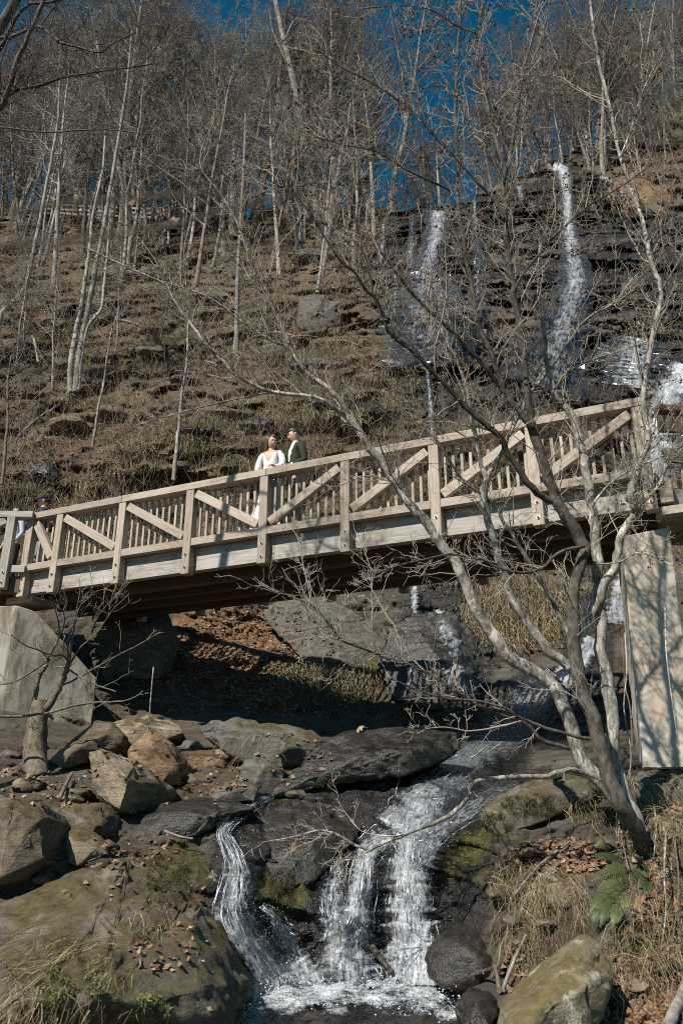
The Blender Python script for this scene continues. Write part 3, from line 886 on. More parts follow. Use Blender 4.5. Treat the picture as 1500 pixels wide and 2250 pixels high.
for i, ((sx, sy, sr, sm), wh) in enumerate(zip(_stones, _near)):
    a0 = random.random() * 6
    pl = [(sx + sr * (1.25 + .3 * random.random()) * math.cos(a0 + q * 1.047), sy + sr * .75 * (.8 + .4 * random.random()) * math.sin(a0 + q * 1.047)) for q in range(6)]
    Yd = float(depth(sx, sy))
    R('stone', pl, M['rock_' + sm], 'small %s stone lying %s' % ({'tan': 'tan', 'brown': 'brown', 'grey': 'grey', 'rust': 'rusty'}[sm], wh), 'stone', ridge=[(sx, sy - 3, -.12)], back=.25, amp=.02, edge=.05, bev=.015, seed=40 + i, Y0=Yd - .12, group='small stones on the banks')

# rough ledges cropping out of the hillside
_led = [(500, 905, 60, 16, 'brown', 'behind the leftmost braces'), (330, 770, 50, 16, 'grey', 'right of the three stemmed tree foot'), (610, 845, 46, 12, 'brown', 'on the grassy slope above the couple'), (430, 945, 60, 15, 'wet', 'just above the rail left of the couple'), (560, 935, 40, 18, 'wet', 'directly behind the woman in white'),
        (240, 905, 44, 18, 'brown', 'below the slim pale sapling'), (150, 925, 46, 14, 'brown', 'under the three stemmed tree'), (90, 1040, 40, 26, 'wet', 'behind the man in the cap'), (700, 800, 70, 12, 'grey', 'in the tan grass above the long rail'), (820, 905, 60, 12, 'wet', 'at the right end of the tan grass'),
        (40, 620, 40, 14, 'brown', 'by the curved tree'), (320, 600, 50, 13, 'brown', 'mid slope under the distant railing'), (450, 650, 46, 12, 'grey', 'left of the straight grey trunk'), (580, 610, 50, 14, 'brown', 'right of the straight grey trunk'), (690, 560, 60, 16, 'grey', 'at the foot of the tall leaning trunk'), (400, 830, 36, 10, 'grey', 'on the middle slope by the grey sapling')]
for i, (sx, sy, rx, ry, sm, wh) in enumerate(_led):
    pl = [(sx + rx * (.8 + .4 * random.random()) * math.cos(q * .785 + .2), sy + ry * (.7 + .6 * random.random()) * math.sin(q * .785 + .2)) for q in range(8)]
    Yd = float(depth(sx, sy + ry))
    R('rock_ledge', pl, M['rock_' + sm], '%s rock ledge cropping out %s' % ({'brown': 'brown', 'grey': 'grey', 'wet': 'dark wet'}[sm], wh), 'rock ledge', ridge=[(sx - rx * .3, sy - ry * .2, -.35), (sx + rx * .4, sy, -.3)], back=1.6, amp=.12, edge=.11, strata=.10, bev=.02, seed=90 + i, Y0=Yd - .1, slope=-.1, group='rock ledges on the hillside')

# ------------------------------------------------------------------ water
def make_foam(name, lo, hi, white=(.80, .84, .88), sx=18., sy=2.2, clear=.9, gloss=.8, fine=24.):
    """white water: streaks of foam along the flow with clear water between"""
    k = NT(name)
    a = k.attr()
    mp = k.n('ShaderNodeMapping'); mp.inputs['Scale'].default_value = (sx, sy * 10, 0)
    k.set(mp.inputs[0], a.outputs['Vector'])
    sep = k.n('ShaderNodeSeparateColor'); k.set(sep.inputs[0], a.outputs['Color'])
    n1 = k.noise(mp.outputs[0], 1.0, 6, .68, .8)
    n2 = k.noise(k.coord('Object'), fine, 5, .7)
    f = k.math('ADD', k.math('ADD', k.math('MULTIPLY', n1, .62), k.math('MULTIPLY', n2, .55)), k.math('SUBTRACT', sep.outputs[2], .62))
    f = k.ramp(f, [(lo, 0.), (hi, 1.)])
    df = k.n('ShaderNodeBsdfPrincipled'); k.set(df.inputs['Base Color'], white); df.inputs['Roughness'].default_value = .45
    tr = k.n('ShaderNodeBsdfTransparent')
    gl = k.n('ShaderNodeBsdfGlossy'); gl.inputs['Roughness'].default_value = .25; k.set(gl.inputs['Color'], (.85, .9, 1.))
    bmp = k.n('ShaderNodeBump'); bmp.inputs['Strength'].default_value = .8; bmp.inputs['Distance'].default_value = .05
    k.set(bmp.inputs['Height'], k.math('ADD', n1, k.math('MULTIPLY', n2, .6)))
    k.set(df.inputs['Normal'], bmp.outputs[0]); k.set(gl.inputs['Normal'], bmp.outputs[0])
    fr = k.n('ShaderNodeFresnel'); fr.inputs['IOR'].default_value = 1.33
    k.set(fr.inputs['Normal'], bmp.outputs[0])
    m1 = k.n('ShaderNodeMixShader'); k.set(m1.inputs[0], k.math('MULTIPLY', fr.outputs[0], gloss, True)); k.set(m1.inputs[1], tr.outputs[0]); k.set(m1.inputs[2], gl.outputs[0])
    m2 = k.n('ShaderNodeMixShader'); k.set(m2.inputs[0], k.math('MULTIPLY', f, clear)); k.set(m2.inputs[1], m1.outputs[0]); k.set(m2.inputs[2], df.outputs[0])
    k.set(k.out.inputs['Surface'], m2.outputs[0])
    return k.m
M['foam'] = make_foam('white_water', .43, .66, sx=22., sy=4.5)
M['veil'] = make_foam('thin_falling_water', .34, .72, (.74, .78, .83), 10, .9, .9, 1.4, 2.5)
M['pool'] = make_foam('pool_water', .43, .66, sx=22., sy=4.5, gloss=.55)
k = NT('water_strand'); k.P(Base_Color=(.78, .82, .87), Roughness=.25); k.b.inputs['Specular IOR Level'].default_value = .6; M['strand'] = k.m

def path_eval(path, n):
    """smooth px, py, half width along a path of (px, py, width)"""
    p = smooth_path(np.array(path, float), n)
    return p[:, 0], p[:, 1], np.maximum(p[:, 2], 2) / 2

def flow_normal(cx, cy_):
    tx, ty = np.gradient(cx), np.gradient(cy_)
    l = np.hypot(tx, ty) + 1e-9
    return -ty / l, tx / l

def hug(px, py, far):
    """distance of falling water: over the outermost ledges, not into every recess"""
    if not far:
        return np.mean(np.stack([depth(px, py + q) for q in (-24, -16, -8, 0, 8, 16, 24)]), 0) - .03
    d = np.stack([depth(px, py + q) for q in range(-48, 49, 8)])
    m = np.stack([d[i:i + 5].min(0) for i in range(len(d) - 4)])
    return m.mean(0)

def ribbon(mb, path, n=60, m=14, lift=.05, foam=(.6, .6), bulge=.06, seed=0, rough=.03, far=False):
    cx, cy_, hw = path_eval(path, n)
    nx, ny = flow_normal(cx, cy_)
    u = np.linspace(-1, 1, m)
    e = 1 + (.2 if far else .4) * vnoise(np.stack([np.arange(n) * .45, np.zeros(n), np.zeros(n)], -1), seed)
    PX = cx[:, None] + nx[:, None] * hw[:, None] * u * e[:, None]
    PY = cy_[:, None] + ny[:, None] * hw[:, None] * u * e[:, None]
    D = hug(PX, PY, far)
    P0 = at(PX, PY, D)
    l = lift + bulge * (1 - u[None] ** 2) + rough * fbm(P0.reshape(-1, 3) * 9, 3, seed + 300).reshape(D.shape)
    P = at(PX, PY, D - l)
    step = np.linalg.norm(np.diff(P[:, m // 2], axis=0), axis=1)
    v = np.concatenate([[0], np.cumsum(step)])
    wid = np.linalg.norm(P[:, -1] - P[:, 0], axis=1)
    fo = np.linspace(foam[0], foam[1], n)[:, None] - (.5 if far else .35) * np.abs(u[None]) ** (2 if far else 3)
    col = np.stack([np.broadcast_to(u[None] * .5 * wid[:, None], D.shape) + seed * .37, np.broadcast_to(v[:, None] * .1, D.shape), fo + 0 * D], -1)
    i = (np.arange(n - 1)[:, None] * m + np.arange(m - 1)[None]).ravel()
    mb.add(P.reshape(-1, 3), np.stack([i, i + 1, i + m + 1, i + m], 1), col.reshape(-1, 3))

def strands(mb, path, count, r=(.004, .012), lift=(.03, .14), span=(.15, .6), seed=0, sides=5, spread=.95):
    g = np.random.default_rng(seed)
    n0 = 90
    cx, cy_, hw = path_eval(path, n0)
    nx, ny = flow_normal(cx, cy_)
    for q in range(count):
        L = g.uniform(*span)
        s0 = g.uniform(-.05, 1.02 - L * .7)
        n = max(7, int(34 * L))
        s = np.clip(np.linspace(s0, s0 + L, n), 0, 1) * (n0 - 1)
        i = np.arange(n0)
        u = np.clip(g.normal(0, .5), -1, 1) * spread
        uu = u + .10 * vnoise(np.stack([s * .22, np.full(n, q * 1.7), np.zeros(n)], -1), seed) + .04 * vnoise(np.stack([s * .9, np.full(n, q * 1.7), np.zeros(n)], -1), seed + 1)
        px = np.interp(s, i, cx) + np.interp(s, i, nx) * np.interp(s, i, hw) * uu
        py = np.interp(s, i, cy_) + np.interp(s, i, ny) * np.interp(s, i, hw) * uu
        lf = g.uniform(*lift) * (1 - .5 * u * u) + .02 * vnoise(np.stack([s * .5, np.full(n, q * 3.1), np.ones(n)], -1), seed)
        P = ground(px, py, lf)
        t = np.linspace(0, 1, n)
        rad = g.uniform(*r) * np.sin(np.pi * np.clip(t * .96 + .02, 0, 1)) ** .6 * (1 + .7 * vnoise(np.stack([s * 1.1, np.full(n, q * .7), np.zeros(n)], -1), seed + 2))
        tube(mb, P, np.maximum(rad, .0015), sides, caps=False)

OCT_V = np.array([(1, 0, 0), (-1, 0, 0), (0, 1, 0), (0, -1, 0), (0, 0, 1), (0, 0, -1)], float)
OCT_F = np.array([(0, 2, 4), (2, 1, 4), (1, 3, 4), (3, 0, 4), (2, 0, 5), (1, 2, 5), (3, 1, 5), (0, 3, 5)])
def beads(mb, P, r):
    P = np.asarray(P).reshape(-1, 3); r = np.broadcast_to(r, (len(P),))
    V = P[:, None] + OCT_V[None] * r[:, None, None]
    F = (np.arange(len(P)) * 6)[:, None, None] + OCT_F[None]
    mb.add(V.reshape(-1, 3), F.reshape(-1, 3))

def spray(mb, path, count, r, lift, seed, spread=1.3):
    g = np.random.default_rng(seed)
    cx, cy_, hw = path_eval(path, 90)
    nx, ny = flow_normal(cx, cy_)
    s = g.uniform(0, 89, count); i = np.arange(90)
    u = g.normal(0, .6, count) * spread
    px = np.interp(s, i, cx) + np.interp(s, i, nx) * np.interp(s, i, hw) * u
    py = np.interp(s, i, cy_) + np.interp(s, i, ny) * np.interp(s, i, hw) * u
    P = ground(px, py, g.uniform(lift[0], lift[1], count))
    beads(mb, P, r[0] + (r[1] - r[0]) * g.random(count) ** 3)

# lower cascade: (px, py, width in px) down each arm
upper = [(1215, 1478, 80), (1185, 1520, 120), (1150, 1560, 120), (1110, 1610, 110), (1050, 1650, 105), (985, 1695, 120), (940, 1740, 130), (915, 1790, 140), (895, 1835, 150)]
fall_r = [(905, 1820, 130), (903, 1860, 105), (900, 1930, 95), (900, 2010, 110), (905, 2090, 140), (905, 2165, 175)]
fall_m = [(850, 1835, 80), (808, 1870, 70), (795, 1930, 75), (780, 2010, 85), (770, 2090, 110), (775, 2170, 160)]
fall_l = [(745, 1880, 40), (735, 1930, 60), (728, 1990, 70), (740, 2060, 90), (760, 2160, 120)]
second = [(1215, 1690, 22), (1140, 1725, 55), (1060, 1765, 75), (1000, 1800, 75), (950, 1845, 70), (930, 1900, 70)]
thread = [(1012, 1660, 12), (960, 1668, 22), (915, 1682, 20), (868, 1692, 12)]
arm = [(600, 1748, 14), (560, 1768, 26), (515, 1800, 28), (490, 1828, 40), (505, 1860, 52), (522, 1905, 68), (518, 1960, 84), (515, 2010, 100), (540, 2060, 112), (575, 2110, 120), (605, 2165, 120), (560, 2215, 110), (530, 2275, 70)]
arm2 = [(575, 1990, 20), (605, 2020, 40), (625, 2060, 70), (650, 2110, 85), (690, 2170, 120)]
mbw, mbs, mbd = MB(), MB(), MB()
for i, (p, f0, f1, ns) in enumerate([(upper, .48, .68, 40), (fall_r, .60, .74, 150), (fall_m, .56, .74, 110), (fall_l, .48, .70, 60), (second, .45, .62, 14), (thread, .62, .62, 24), (arm, .42, .68, 120), (arm2, .50, .70, 60)]):
    n = 90
    ribbon(mbw, p, n, 18, .05, (f0, f1), .08, 10 + i, .05)
    ribbon(mbw, p, n, 18, .11, (f0 - .20, f1 - .16), .09, 30 + i, .08)
    strands(mbs, p, ns, (.002, .007), (.06, .20), (.05, .20), 60 + i)
    spray(mbd, p, ns * 4, (.0015, .0045), (.08, .26), 80 + i)
# plunge pool
PZ = -1.395
_n, _m = 90, 44
xs = np.linspace(-1.15, 1.45, _n); ys = np.linspace(5.9, 7.5, _m)
X, Yg = np.meshgrid(xs, ys)
PP = np.stack([X, Yg, np.full(X.shape, PZ)], -1)
ppx, ppy = project(PP)
foamy = sstep(2268, 2215, ppy + 26 * fbm(PP.reshape(-1, 3) * 3, 3, 9).reshape(X.shape))
PP[..., 2] += foamy * (.05 * (fbm(PP.reshape(-1, 3) * 7, 3, 8).reshape(X.shape) + .6)) + .008 * fbm(PP.reshape(-1, 3) * np.array([5, 9, 1]), 3, 4).reshape(X.shape)
ii = (np.arange(_m - 1)[:, None] * _n + np.arange(_n - 1)[None]).ravel()
col = np.stack([X * .3, Yg * .1, (.20 + .36 * foamy) * (1 + .25 * fbm(PP.reshape(-1, 3) * 5, 3, 44).reshape(X.shape))], -1)
mbp = MB().add(PP.reshape(-1, 3), np.stack([ii, ii + 1, ii + _n + 1, ii + _n], 1), col.reshape(-1, 3))
mbp.build('plunge_pool_water', M['pool'], kind='structure', col=True)
g = np.random.default_rng(5)
sel = np.argwhere(foamy > .5)
pick = sel[g.integers(0, len(sel), 1500)]
Pb = PP[pick[:, 0], pick[:, 1]] + np.stack([g.normal(0, .03, 1500), g.normal(0, .03, 1500), np.abs(g.normal(0, .045, 1500))], 1)
beads(mbd, Pb, .002 + .006 * g.random(1500) ** 2)
stream = mbw.build('stream_water', M['foam'], kind='structure', col=True)
mbs.build('white_water_strands', M['strand'], kind='stuff', label='white threads of falling water over the lower cascade')
mbd.build('water_spray', M['strand'], kind='stuff', label='white droplets thrown up by the lower cascade', smooth=False)

# the high falls and the trickles between
mbw, mbs, mbd = MB(), MB(), MB()
high_r = [(1214, 366, 20), (1236, 374, 34), (1244, 430, 30), (1248, 500, 44), (1258, 560, 58), (1262, 620, 76), (1248, 680, 96), (1220, 760, 150), (1190, 850, 190)]
high_l = [(962, 462, 40), (960, 500, 60), (948, 550, 56), (938, 600, 90), (940, 660, 150), (935, 740, 200), (940, 800, 200)]
tr = [(842, 490, 14), (840, 530, 16), (836, 570, 14)]
tr2 = [(905, 470, 14), (905, 520, 14), (900, 570, 18)]
tr3 = [(1042, 440, 14), (1045, 500, 18), (1050, 560, 24), (1048, 640, 40), (1040, 740, 50)]
tr4 = [(1318, 388, 16), (1342, 400, 20), (1368, 428, 22), (1380, 450, 14)]
tr5 = [(936, 790, 10), (942, 850, 14), (946, 910, 20), (952, 960, 24)]
tr6 = [(868, 600, 14), (868, 640, 14), (866, 690, 16)]
tr7 = [(1140, 408, 22), (1146, 440, 16)]
casc = [(1400, 742, 110), (1395, 770, 150), (1390, 810, 170), (1385, 850, 170)]
casc2 = [(1500, 800, 70), (1485, 840, 80), (1462, 880, 90), (1450, 940, 110), (1440, 1000, 120), (1430, 1060, 110)]
low1 = [(1372, 1260, 50), (1360, 1310, 60), (1350, 1370, 60)]
low2 = [(1300, 1400, 40), (1285, 1440, 50), (1262, 1470, 50), (1230, 1495, 60)]
mid1 = [(958, 1340, 22), (975, 1375, 44), (992, 1410, 60), (1000, 1460, 80), (1005, 1530, 80)]
mid2 = [(912, 1288, 18), (910, 1312, 22), (912, 1350, 14)]
mid3 = [(905, 1450, 22), (908, 1490, 40), (912, 1545, 60)]
for i, (p, f0, f1, ns, lf, hot) in enumerate([(high_r, .68, .40, 90, .35, 1), (high_l, .58, .36, 70, .35, 1), (tr, .5, .5, 16, .3, 0), (tr2, .45, .4, 14, .3, 0), (tr3, .45, .3, 30, .3, 0), (tr4, .6, .5, 22, .4, 1), (tr5, .5, .5, 26, .3, 0), (tr6, .45, .4, 14, .3, 0), (tr7, .6, .5, 10, .4, 1),
                                          (casc, .50, .50, 90, .25, 1), (casc2, .64, .64, 90, .25, 1), (low1, .48, .48, 60, .2, 1), (low2, .52, .56, 60, .2, 1), (mid1, .52, .42, 90, .5, 0), (mid2, .6, .5, 16, .2, 0), (mid3, .42, .42, 50, .5, 0)]):
    ribbon(mbw, p, 70, 16, lf, (f0, f1), lf * .6, 110 + i, lf * .4, p[0][1] < 1000)
    far_ = float(depth(p[0][0], p[0][1]))
    if hot and p[0][1] > 700:
        strands(mbs, p, ns, (.00012 * far_, .00035 * far_), (lf, lf * 1.6), (.03, .10), 160 + i, 4)
    if hot and p[0][1] > 700:
        spray(mbd, p, ns * 5, (.0001 * far_, .0004 * far_), (lf, lf * 2), 180 + i)
mbw.build('waterfall_water', M['veil'], kind='structure', col=True)
mbs.build('falling_water_strands', M['strand'], kind='stuff', label='white threads of the high falls on the dark cliff')
mbd.build('waterfall_spray', M['strand'], kind='stuff', label='white droplets drifting off the high falls', smooth=False)

# ------------------------------------------------------------------ ground cover: grass, leaf litter, brush
def pts_in(g, n, cx, cy_, rx, ry):
    a = g.uniform(0, 2 * np.pi, n); q = np.sqrt(g.random(n))
    return cx + rx * q * np.cos(a), cy_ + ry * q * np.sin(a)

k = NT('dry_grass'); a_ = k.attr(); k.P(Base_Color=a_.outputs['Color'], Roughness=.85)
M['grass'] = k.m
k = NT('dead_leaf'); a_ = k.attr(); co = k.coord('Object')
k.P(Base_Color=k.mix(k.math('MULTIPLY', k.noise(co, 90, 3, .6), .6), a_.outputs['Color'], (.06, .035, .02)), Roughness=.7)
M['leaf'] = k.m
LEAFC = np.array([(.30, .16, .08), (.22, .11, .055), (.38, .24, .14), (.42, .33, .24), (.15, .075, .04), (.33, .19, .11), (.26, .20, .15)])
GRC = np.array([(.36, .285, .17), (.27, .205, .115), (.43, .36, .235), (.19, .14, .08), (.32, .26, .13)])

from mathutils.bvhtree import BVHTree
def world_bvh(objs):
    V, F, n = [], [], 0
    for o in objs:
        me = o.data
        co = np.empty(len(me.vertices) * 3, np.float32); me.vertices.foreach_get('co', co)
        V.append(co.reshape(-1, 3) + np.array(o.location)[None])
        li = np.empty(len(me.loops), np.int32); me.loops.foreach_get('vertex_index', li)
        st = np.empty(len(me.polygons), np.int32); me.polygons.foreach_get('loop_start', st)
        tot = np.diff(np.append(st, len(li)))
        for s0, t0 in zip(st, tot):
            for q in range(1, t0 - 1):
                F.append((int(li[s0]) + n, int(li[s0 + q]) + n, int(li[s0 + q + 1]) + n))
        n += len(me.vertices)
    return BVHTree.FromPolygons([Vector(v) for v in np.concatenate(V)], F)
ROCKS = world_bvh([o for o in C.objects if o.name.split('.')[0] in ('boulder', 'stone')])
def front(px, py, lift=0.0, only_rock=False):
    """points on whatever surface is met first: a rock or the ground; with the way down the slope there"""
    px, py = np.asarray(px, float), np.asarray(py, float)
    D = depth(px, py)
    D2 = depth(px, py + 14)
    P = at(px, py, D - lift); Q = at(px, py + 14, D2 - lift)
    hit = np.zeros(len(px), bool)
    a, b = ray(px, py)
    for i in range(len(px)):
        d = Vector((a[i], 1.0, b[i])); L = d.length
        loc, nrm, _, dist = ROCKS.ray_cast(Vector((0, 0, 0)), d / L)
        if loc is not None and loc.y < D[i]:
            hit[i] = nrm.z < .55
            P[i] = np.array(loc) + np.array(nrm) * lift
            t = Vector((0, 0, -1)) - nrm * nrm.dot(Vector((0, 0, -1)))
            Q[i] = P[i] + np.array(t)
    S = Q - P; S /= np.linalg.norm(S, axis=1, keepdims=True) + 1e-9
    return (P, S, hit) if only_rock else (P, S)

GOLD = [(1085, 2290), (1100, 2205), (1190, 2115), (1283, 2035), (1330, 2070), (1358, 2140), (1338, 2195), (1302, 2290)]
def off_gold(x, y):
    """True where a point misses the golden rock, which stays bare"""
    ins = np.zeros(len(x), bool); n = len(GOLD)
    for i in range(n):
        (x0, y0), (x1, y1) = GOLD[i], GOLD[(i + 1) % n]
        c = ((y0 > y) != (y1 > y)) & (x < (x1 - x0) * (y - y0) / (y1 - y0 + 1e-9) + x0)
        ins ^= c
    return ~ins

def straw(mb, root, down, length, width, g, cols=GRC, bend=.5, wild=.5, out=.5, segn=4, shade=None):
    """thin bent blades that start outwards and sag down the slope"""
    n = len(root)
    d = g.normal(0, wild, (n, 3)) + down * .5 + np.array([0, -out * .8, out * .6])
    d /= np.linalg.norm(d, axis=1, keepdims=True)
    L = (length * g.uniform(.4, 1.4, n))[:, None] / segn
    side = np.cross(d, np.array([0, 1., .2]) + g.normal(0, .4, (n, 3))); side /= np.linalg.norm(side, axis=1, keepdims=True) + 1e-9
    w = (width * g.uniform(.5, 1.4, n))[:, None]
    p = root; V = []
    for q in range(segn + 1):
        ww = w * (1 - .8 * q / segn)
        V += [p - side * ww, p + side * ww]
        d = d * (1 - bend) + (down + np.array([0, -.12, 0])) * bend + g.normal(0, .16, (n, 3))
        d /= np.linalg.norm(d, axis=1, keepdims=True)
        p = p + d * L
    V = np.stack(V, 1)
    k_ = 2 * segn + 2
    b = (np.arange(n) * k_)[:, None]
    Q = np.concatenate([b + np.array([[2 * q, 2 * q + 1, 2 * q + 3, 2 * q + 2]]) for q in range(segn)])
    c = cols[g.integers(0, len(cols), n)] * g.uniform(.55, 1.25, (n, 1)) * (1 if shade is None else shade)
    mb.add(V.reshape(-1, 3), Q, np.repeat(c, k_, 0))

def hill_tufts(g, px, py, keep, cap, per, length, width, mb, rad, **kw):
    sel = keep > g.random(len(px))
    px, py = px[sel][:cap], py[sel][:cap]
    P = ground(px, py, .02); S = ground(px, py + 10, .02) - P; S /= np.linalg.norm(S, axis=1, keepdims=True)
    R_ = np.repeat(P, per, 0) + g.normal(0, rad, (len(P) * per, 3)) * np.array([1, .25, .3])
    straw(mb, R_, np.repeat(S, per, 0), length, width, g, shade=np.repeat(g.uniform(.6, 1.3, (len(P), 1)), per, 0), **kw)

g = np.random.default_rng(21)
mb = MB()
# dry grass hanging on the hillside ledges
px, py = g.uniform(-120, 1620, 46000), g.uniform(440, 1330, 46000)
ok = py > ridge(px) + 4
px, py = px[ok], py[ok]
PG = at(px, py, depth(px, py))
gr, we, li, mo = surf_masks(px, py, PG)
wt = sstep(.0, .38, fbm(PG * np.array([.7, .7, 1.6]), 4, 131) + .32 * (gr - .5)) * (gr + .1) * (1 - we) * np.clip((py - 380) / 500, .25, 1)
fs_ = py < 760
hill_tufts(g, px[fs_], py[fs_], wt[fs_], 3600, 11, .6, .012, mb, .25)
hill_tufts(g, px[~fs_], py[~fs_], wt[~fs_], 6500, 16, .5, .006, mb, .16)
for (cx, cy_, rx, ry, n) in ((1140, 1350, 120, 70, 380), (720, 1480, 110, 30, 140), (760, 860, 170, 120, 800), (560, 960, 160, 80, 420), (1440, 735, 80, 30, 60)):
    x_, y_ = pts_in(g, n, cx, cy_, rx, ry)
    hill_tufts(g, x_, y_, np.ones(n), n, 18, .5, .006, mb, .13)
mb.build('hillside_grass', M['grass'], kind='stuff', smooth=False, col=True, label='dry tan grass hanging over the hillside ledges')

# straw, hanging roots and dry stems on the right bank and on the big boulder
mb = MB()
for (cx, cy_, rx, ry, n, L, per, wd) in ((1190, 2010, 100, 100, 150, .34, 9, .6), (1150, 1935, 70, 60, 90, .30, 9, .6), (1430, 1960, 80, 230, 210, .42, 9, .7), (1330, 1760, 90, 60, 60, .5, 8, .6), (1440, 1760, 80, 60, 80, .35, 8, .7), (1250, 2110, 80, 60, 60, .28, 8, .6), (1380, 2100, 60, 80, 70, .3, 8, .8),
                                         (1350, 1700, 60, 50, 50, .6, 7, .5)):
    x_, y_ = pts_in(g, n, cx, cy_, rx, ry)
    kp = off_gold(x_, y_ + 25); x_, y_ = x_[kp], y_[kp]; n = len(x_)
    P, S = front(x_, y_, .01)
    straw(mb, np.repeat(P, per, 0) + g.normal(0, .035, (n * per, 3)), np.repeat(S, per, 0), L, .0019, g, wild=wd, out=.35, segn=5, bend=.4)
for (cx, cy_, rx, ry, n, L, per) in ((70, 2100, 90, 60, 34, .30, 10), (190, 2100, 80, 50, 16, .26, 10), (60, 2210, 90, 40, 36, .3, 10), (320, 2020, 60, 40, 22, .2, 8), (240, 2190, 90, 40, 14, .22, 9), (400, 1860, 60, 40, 14, .18, 7), (560, 1640, 80, 30, 20, .25, 7), (640, 1600, 60, 20, 14, .4, 5)):
    x_, y_ = pts_in(g, n, cx, cy_, rx, ry)
    P, S = front(x_, y_, .006)
    straw(mb, np.repeat(P, per, 0) + g.normal(0, .03, (n * per, 3)), np.repeat(S + np.array([-.45, 0, 0]), per, 0), L, .0017, g, wild=.35, out=.12, segn=5, bend=.5)
mb.build('bank_straw', M['grass'], kind='stuff', smooth=False, col=True, label='dry straw and roots hanging down the banks and boulder')
# cushions of moss
mb = MB()
MOSC = np.array([(.20, .19, .06), (.27, .26, .10), (.14, .14, .04), (.33, .33, .16)])
for (cx, cy_, rx, ry, n, cs) in ((215, 2150, 26, 50, 900, 1.), (120, 2180, 45, 45, 900, .9), (330, 2215, 40, 30, 600, 1.), (1420, 2085, 26, 20, 500, 1.1), (1170, 1768, 70, 22, 900, .45), (1090, 1815, 30, 30, 500, .5), (370, 1935, 50, 60, 900, .42), (620, 1955, 30, 50, 500, .4), (715, 1725, 20, 25, 260, .5), (690, 1470, 90, 22, 500, .8)):
    x_, y_ = pts_in(g, n, cx, cy_, rx, ry)
    kp = fbm(np.stack([x_ / 16, y_ / 16, 0 * x_], -1), 3, 15) > -.05
    P, S = front(x_[kp], y_[kp], .004)
    straw(mb, np.repeat(P, 3, 0) + g.normal(0, .008, (len(P) * 3, 3)), np.repeat(S, 3, 0), .035 * P[0, 1] / 6, .0022, g, MOSC, wild=.9, out=1., segn=2, bend=.15, shade=cs)
mb.build('moss', M['grass'], kind='stuff', smooth=False, col=True, label='cushions of yellow green moss on the boulders and banks')

def leaf_quads(mb, P, size, g, nrm=None, cols=LEAFC):
    """small curled lobed leaves, each a fan of eight triangles"""
    n = len(P)
    az = g.uniform(0, 2 * np.pi, n)
    up = (np.array([0, -.35, .8]) if nrm is None else nrm) + g.normal(0, .4, (n, 3))
    up /= np.linalg.norm(up, axis=1, keepdims=True)
    d = np.stack([np.cos(az), np.sin(az), 0 * az], 1)
    d = d - up * (d * up).sum(1, keepdims=True); d /= np.linalg.norm(d, axis=1, keepdims=True) + 1e-9
    s = np.cross(up, d)
    S = (size * g.uniform(.45, 1.3, n))[:, None]
    cu, tw = g.uniform(.1, 1.3, (n, 1)), g.uniform(-.6, .6, (n, 1))
    V = []
    for q in range(8):
        th = q * np.pi / 4
        r = .5 * (1.0 if q % 2 == 0 else .5) * g.uniform(.7, 1.15, (n, 1)) * (.75 if q in (2, 6) else 1)
        x, y = r * np.cos(th), r * np.sin(th)
        V.append(P + S * (d * x + s * y + up * (cu * y * y * 1.6 + tw * x * y + .25 * cu * x * x)))
    V.append(P + up * S * .01)
    b = (np.arange(n) * 9)[:, None]
    F = np.concatenate([b + np.array([[q, (q + 1) % 8, 8]]) for q in range(8)])
    c = cols[g.integers(0, len(cols), n)] * g.uniform(.55, 1.25, (n, 1))
    mb.add(np.stack(V, 1).reshape(-1, 3), F, np.repeat(c, 9, 0))

mb = MB()
for (cx, cy_, rx, ry, n, s, lf) in ((560, 1430, 190, 100, 4200, .11, .02), (420, 1480, 130, 90, 900, .11, .02), (640, 1520, 160, 60, 900, .11, .02), (1380, 2190, 150, 90, 1500, .085, .02), (1230, 1880, 110, 40, 420, .085, .02), (1430, 1830, 90, 80, 260, .085, .02),
                                    (600, 1670, 130, 60, 200, .09, .015), (340, 1690, 150, 80, 170, .09, .015), (120, 1720, 120, 60, 160, .09, .015), (365, 2085, 90, 60, 60, .085, .01), (300, 1960, 160, 60, 40, .07, .01), (380, 2220, 90, 25, 70, .09, .01), (480, 1720, 60, 50, 60, .09, .015), (200, 1890, 120, 25, 40, .08, .01), (1150, 2130, 50, 70, 160, .08, .02), (1450, 2040, 70, 120, 320, .085, .02), (1150, 1400, 110, 40, 260, .11, .02), (250, 1880, 150, 40, 90, .08, .03), (900, 1560, 160, 25, 120, .1, .02), (1680, 1950, 160, 380, 1500, .09, .02), (-150, 1750, 120, 200, 400, .09, .02)):
    x_, y_ = pts_in(g, n, cx, cy_, rx, ry)
    P, _, steep = front(x_, y_, lf, True)
    gold = ~off_gold(x_, y_)
    leaf_quads(mb, P[~steep & ~gold], s * .82, g)
x_, y_ = g.uniform(-100, 1600, 26000), g.uniform(480, 1330, 26000)
gr, we, li, mo = surf_masks(x_, y_, at(x_, y_, depth(x_, y_)))
s_ = (li * .9 + .08) * (1 - we) > g.random(len(x_))
leaf_quads(mb, ground(x_[s_], y_[s_], .04), .15, g)
mb.build('leaf_litter', M['leaf'], kind='stuff', smooth=False, col=True, label='brown fallen leaves carpeting the slope and banks')

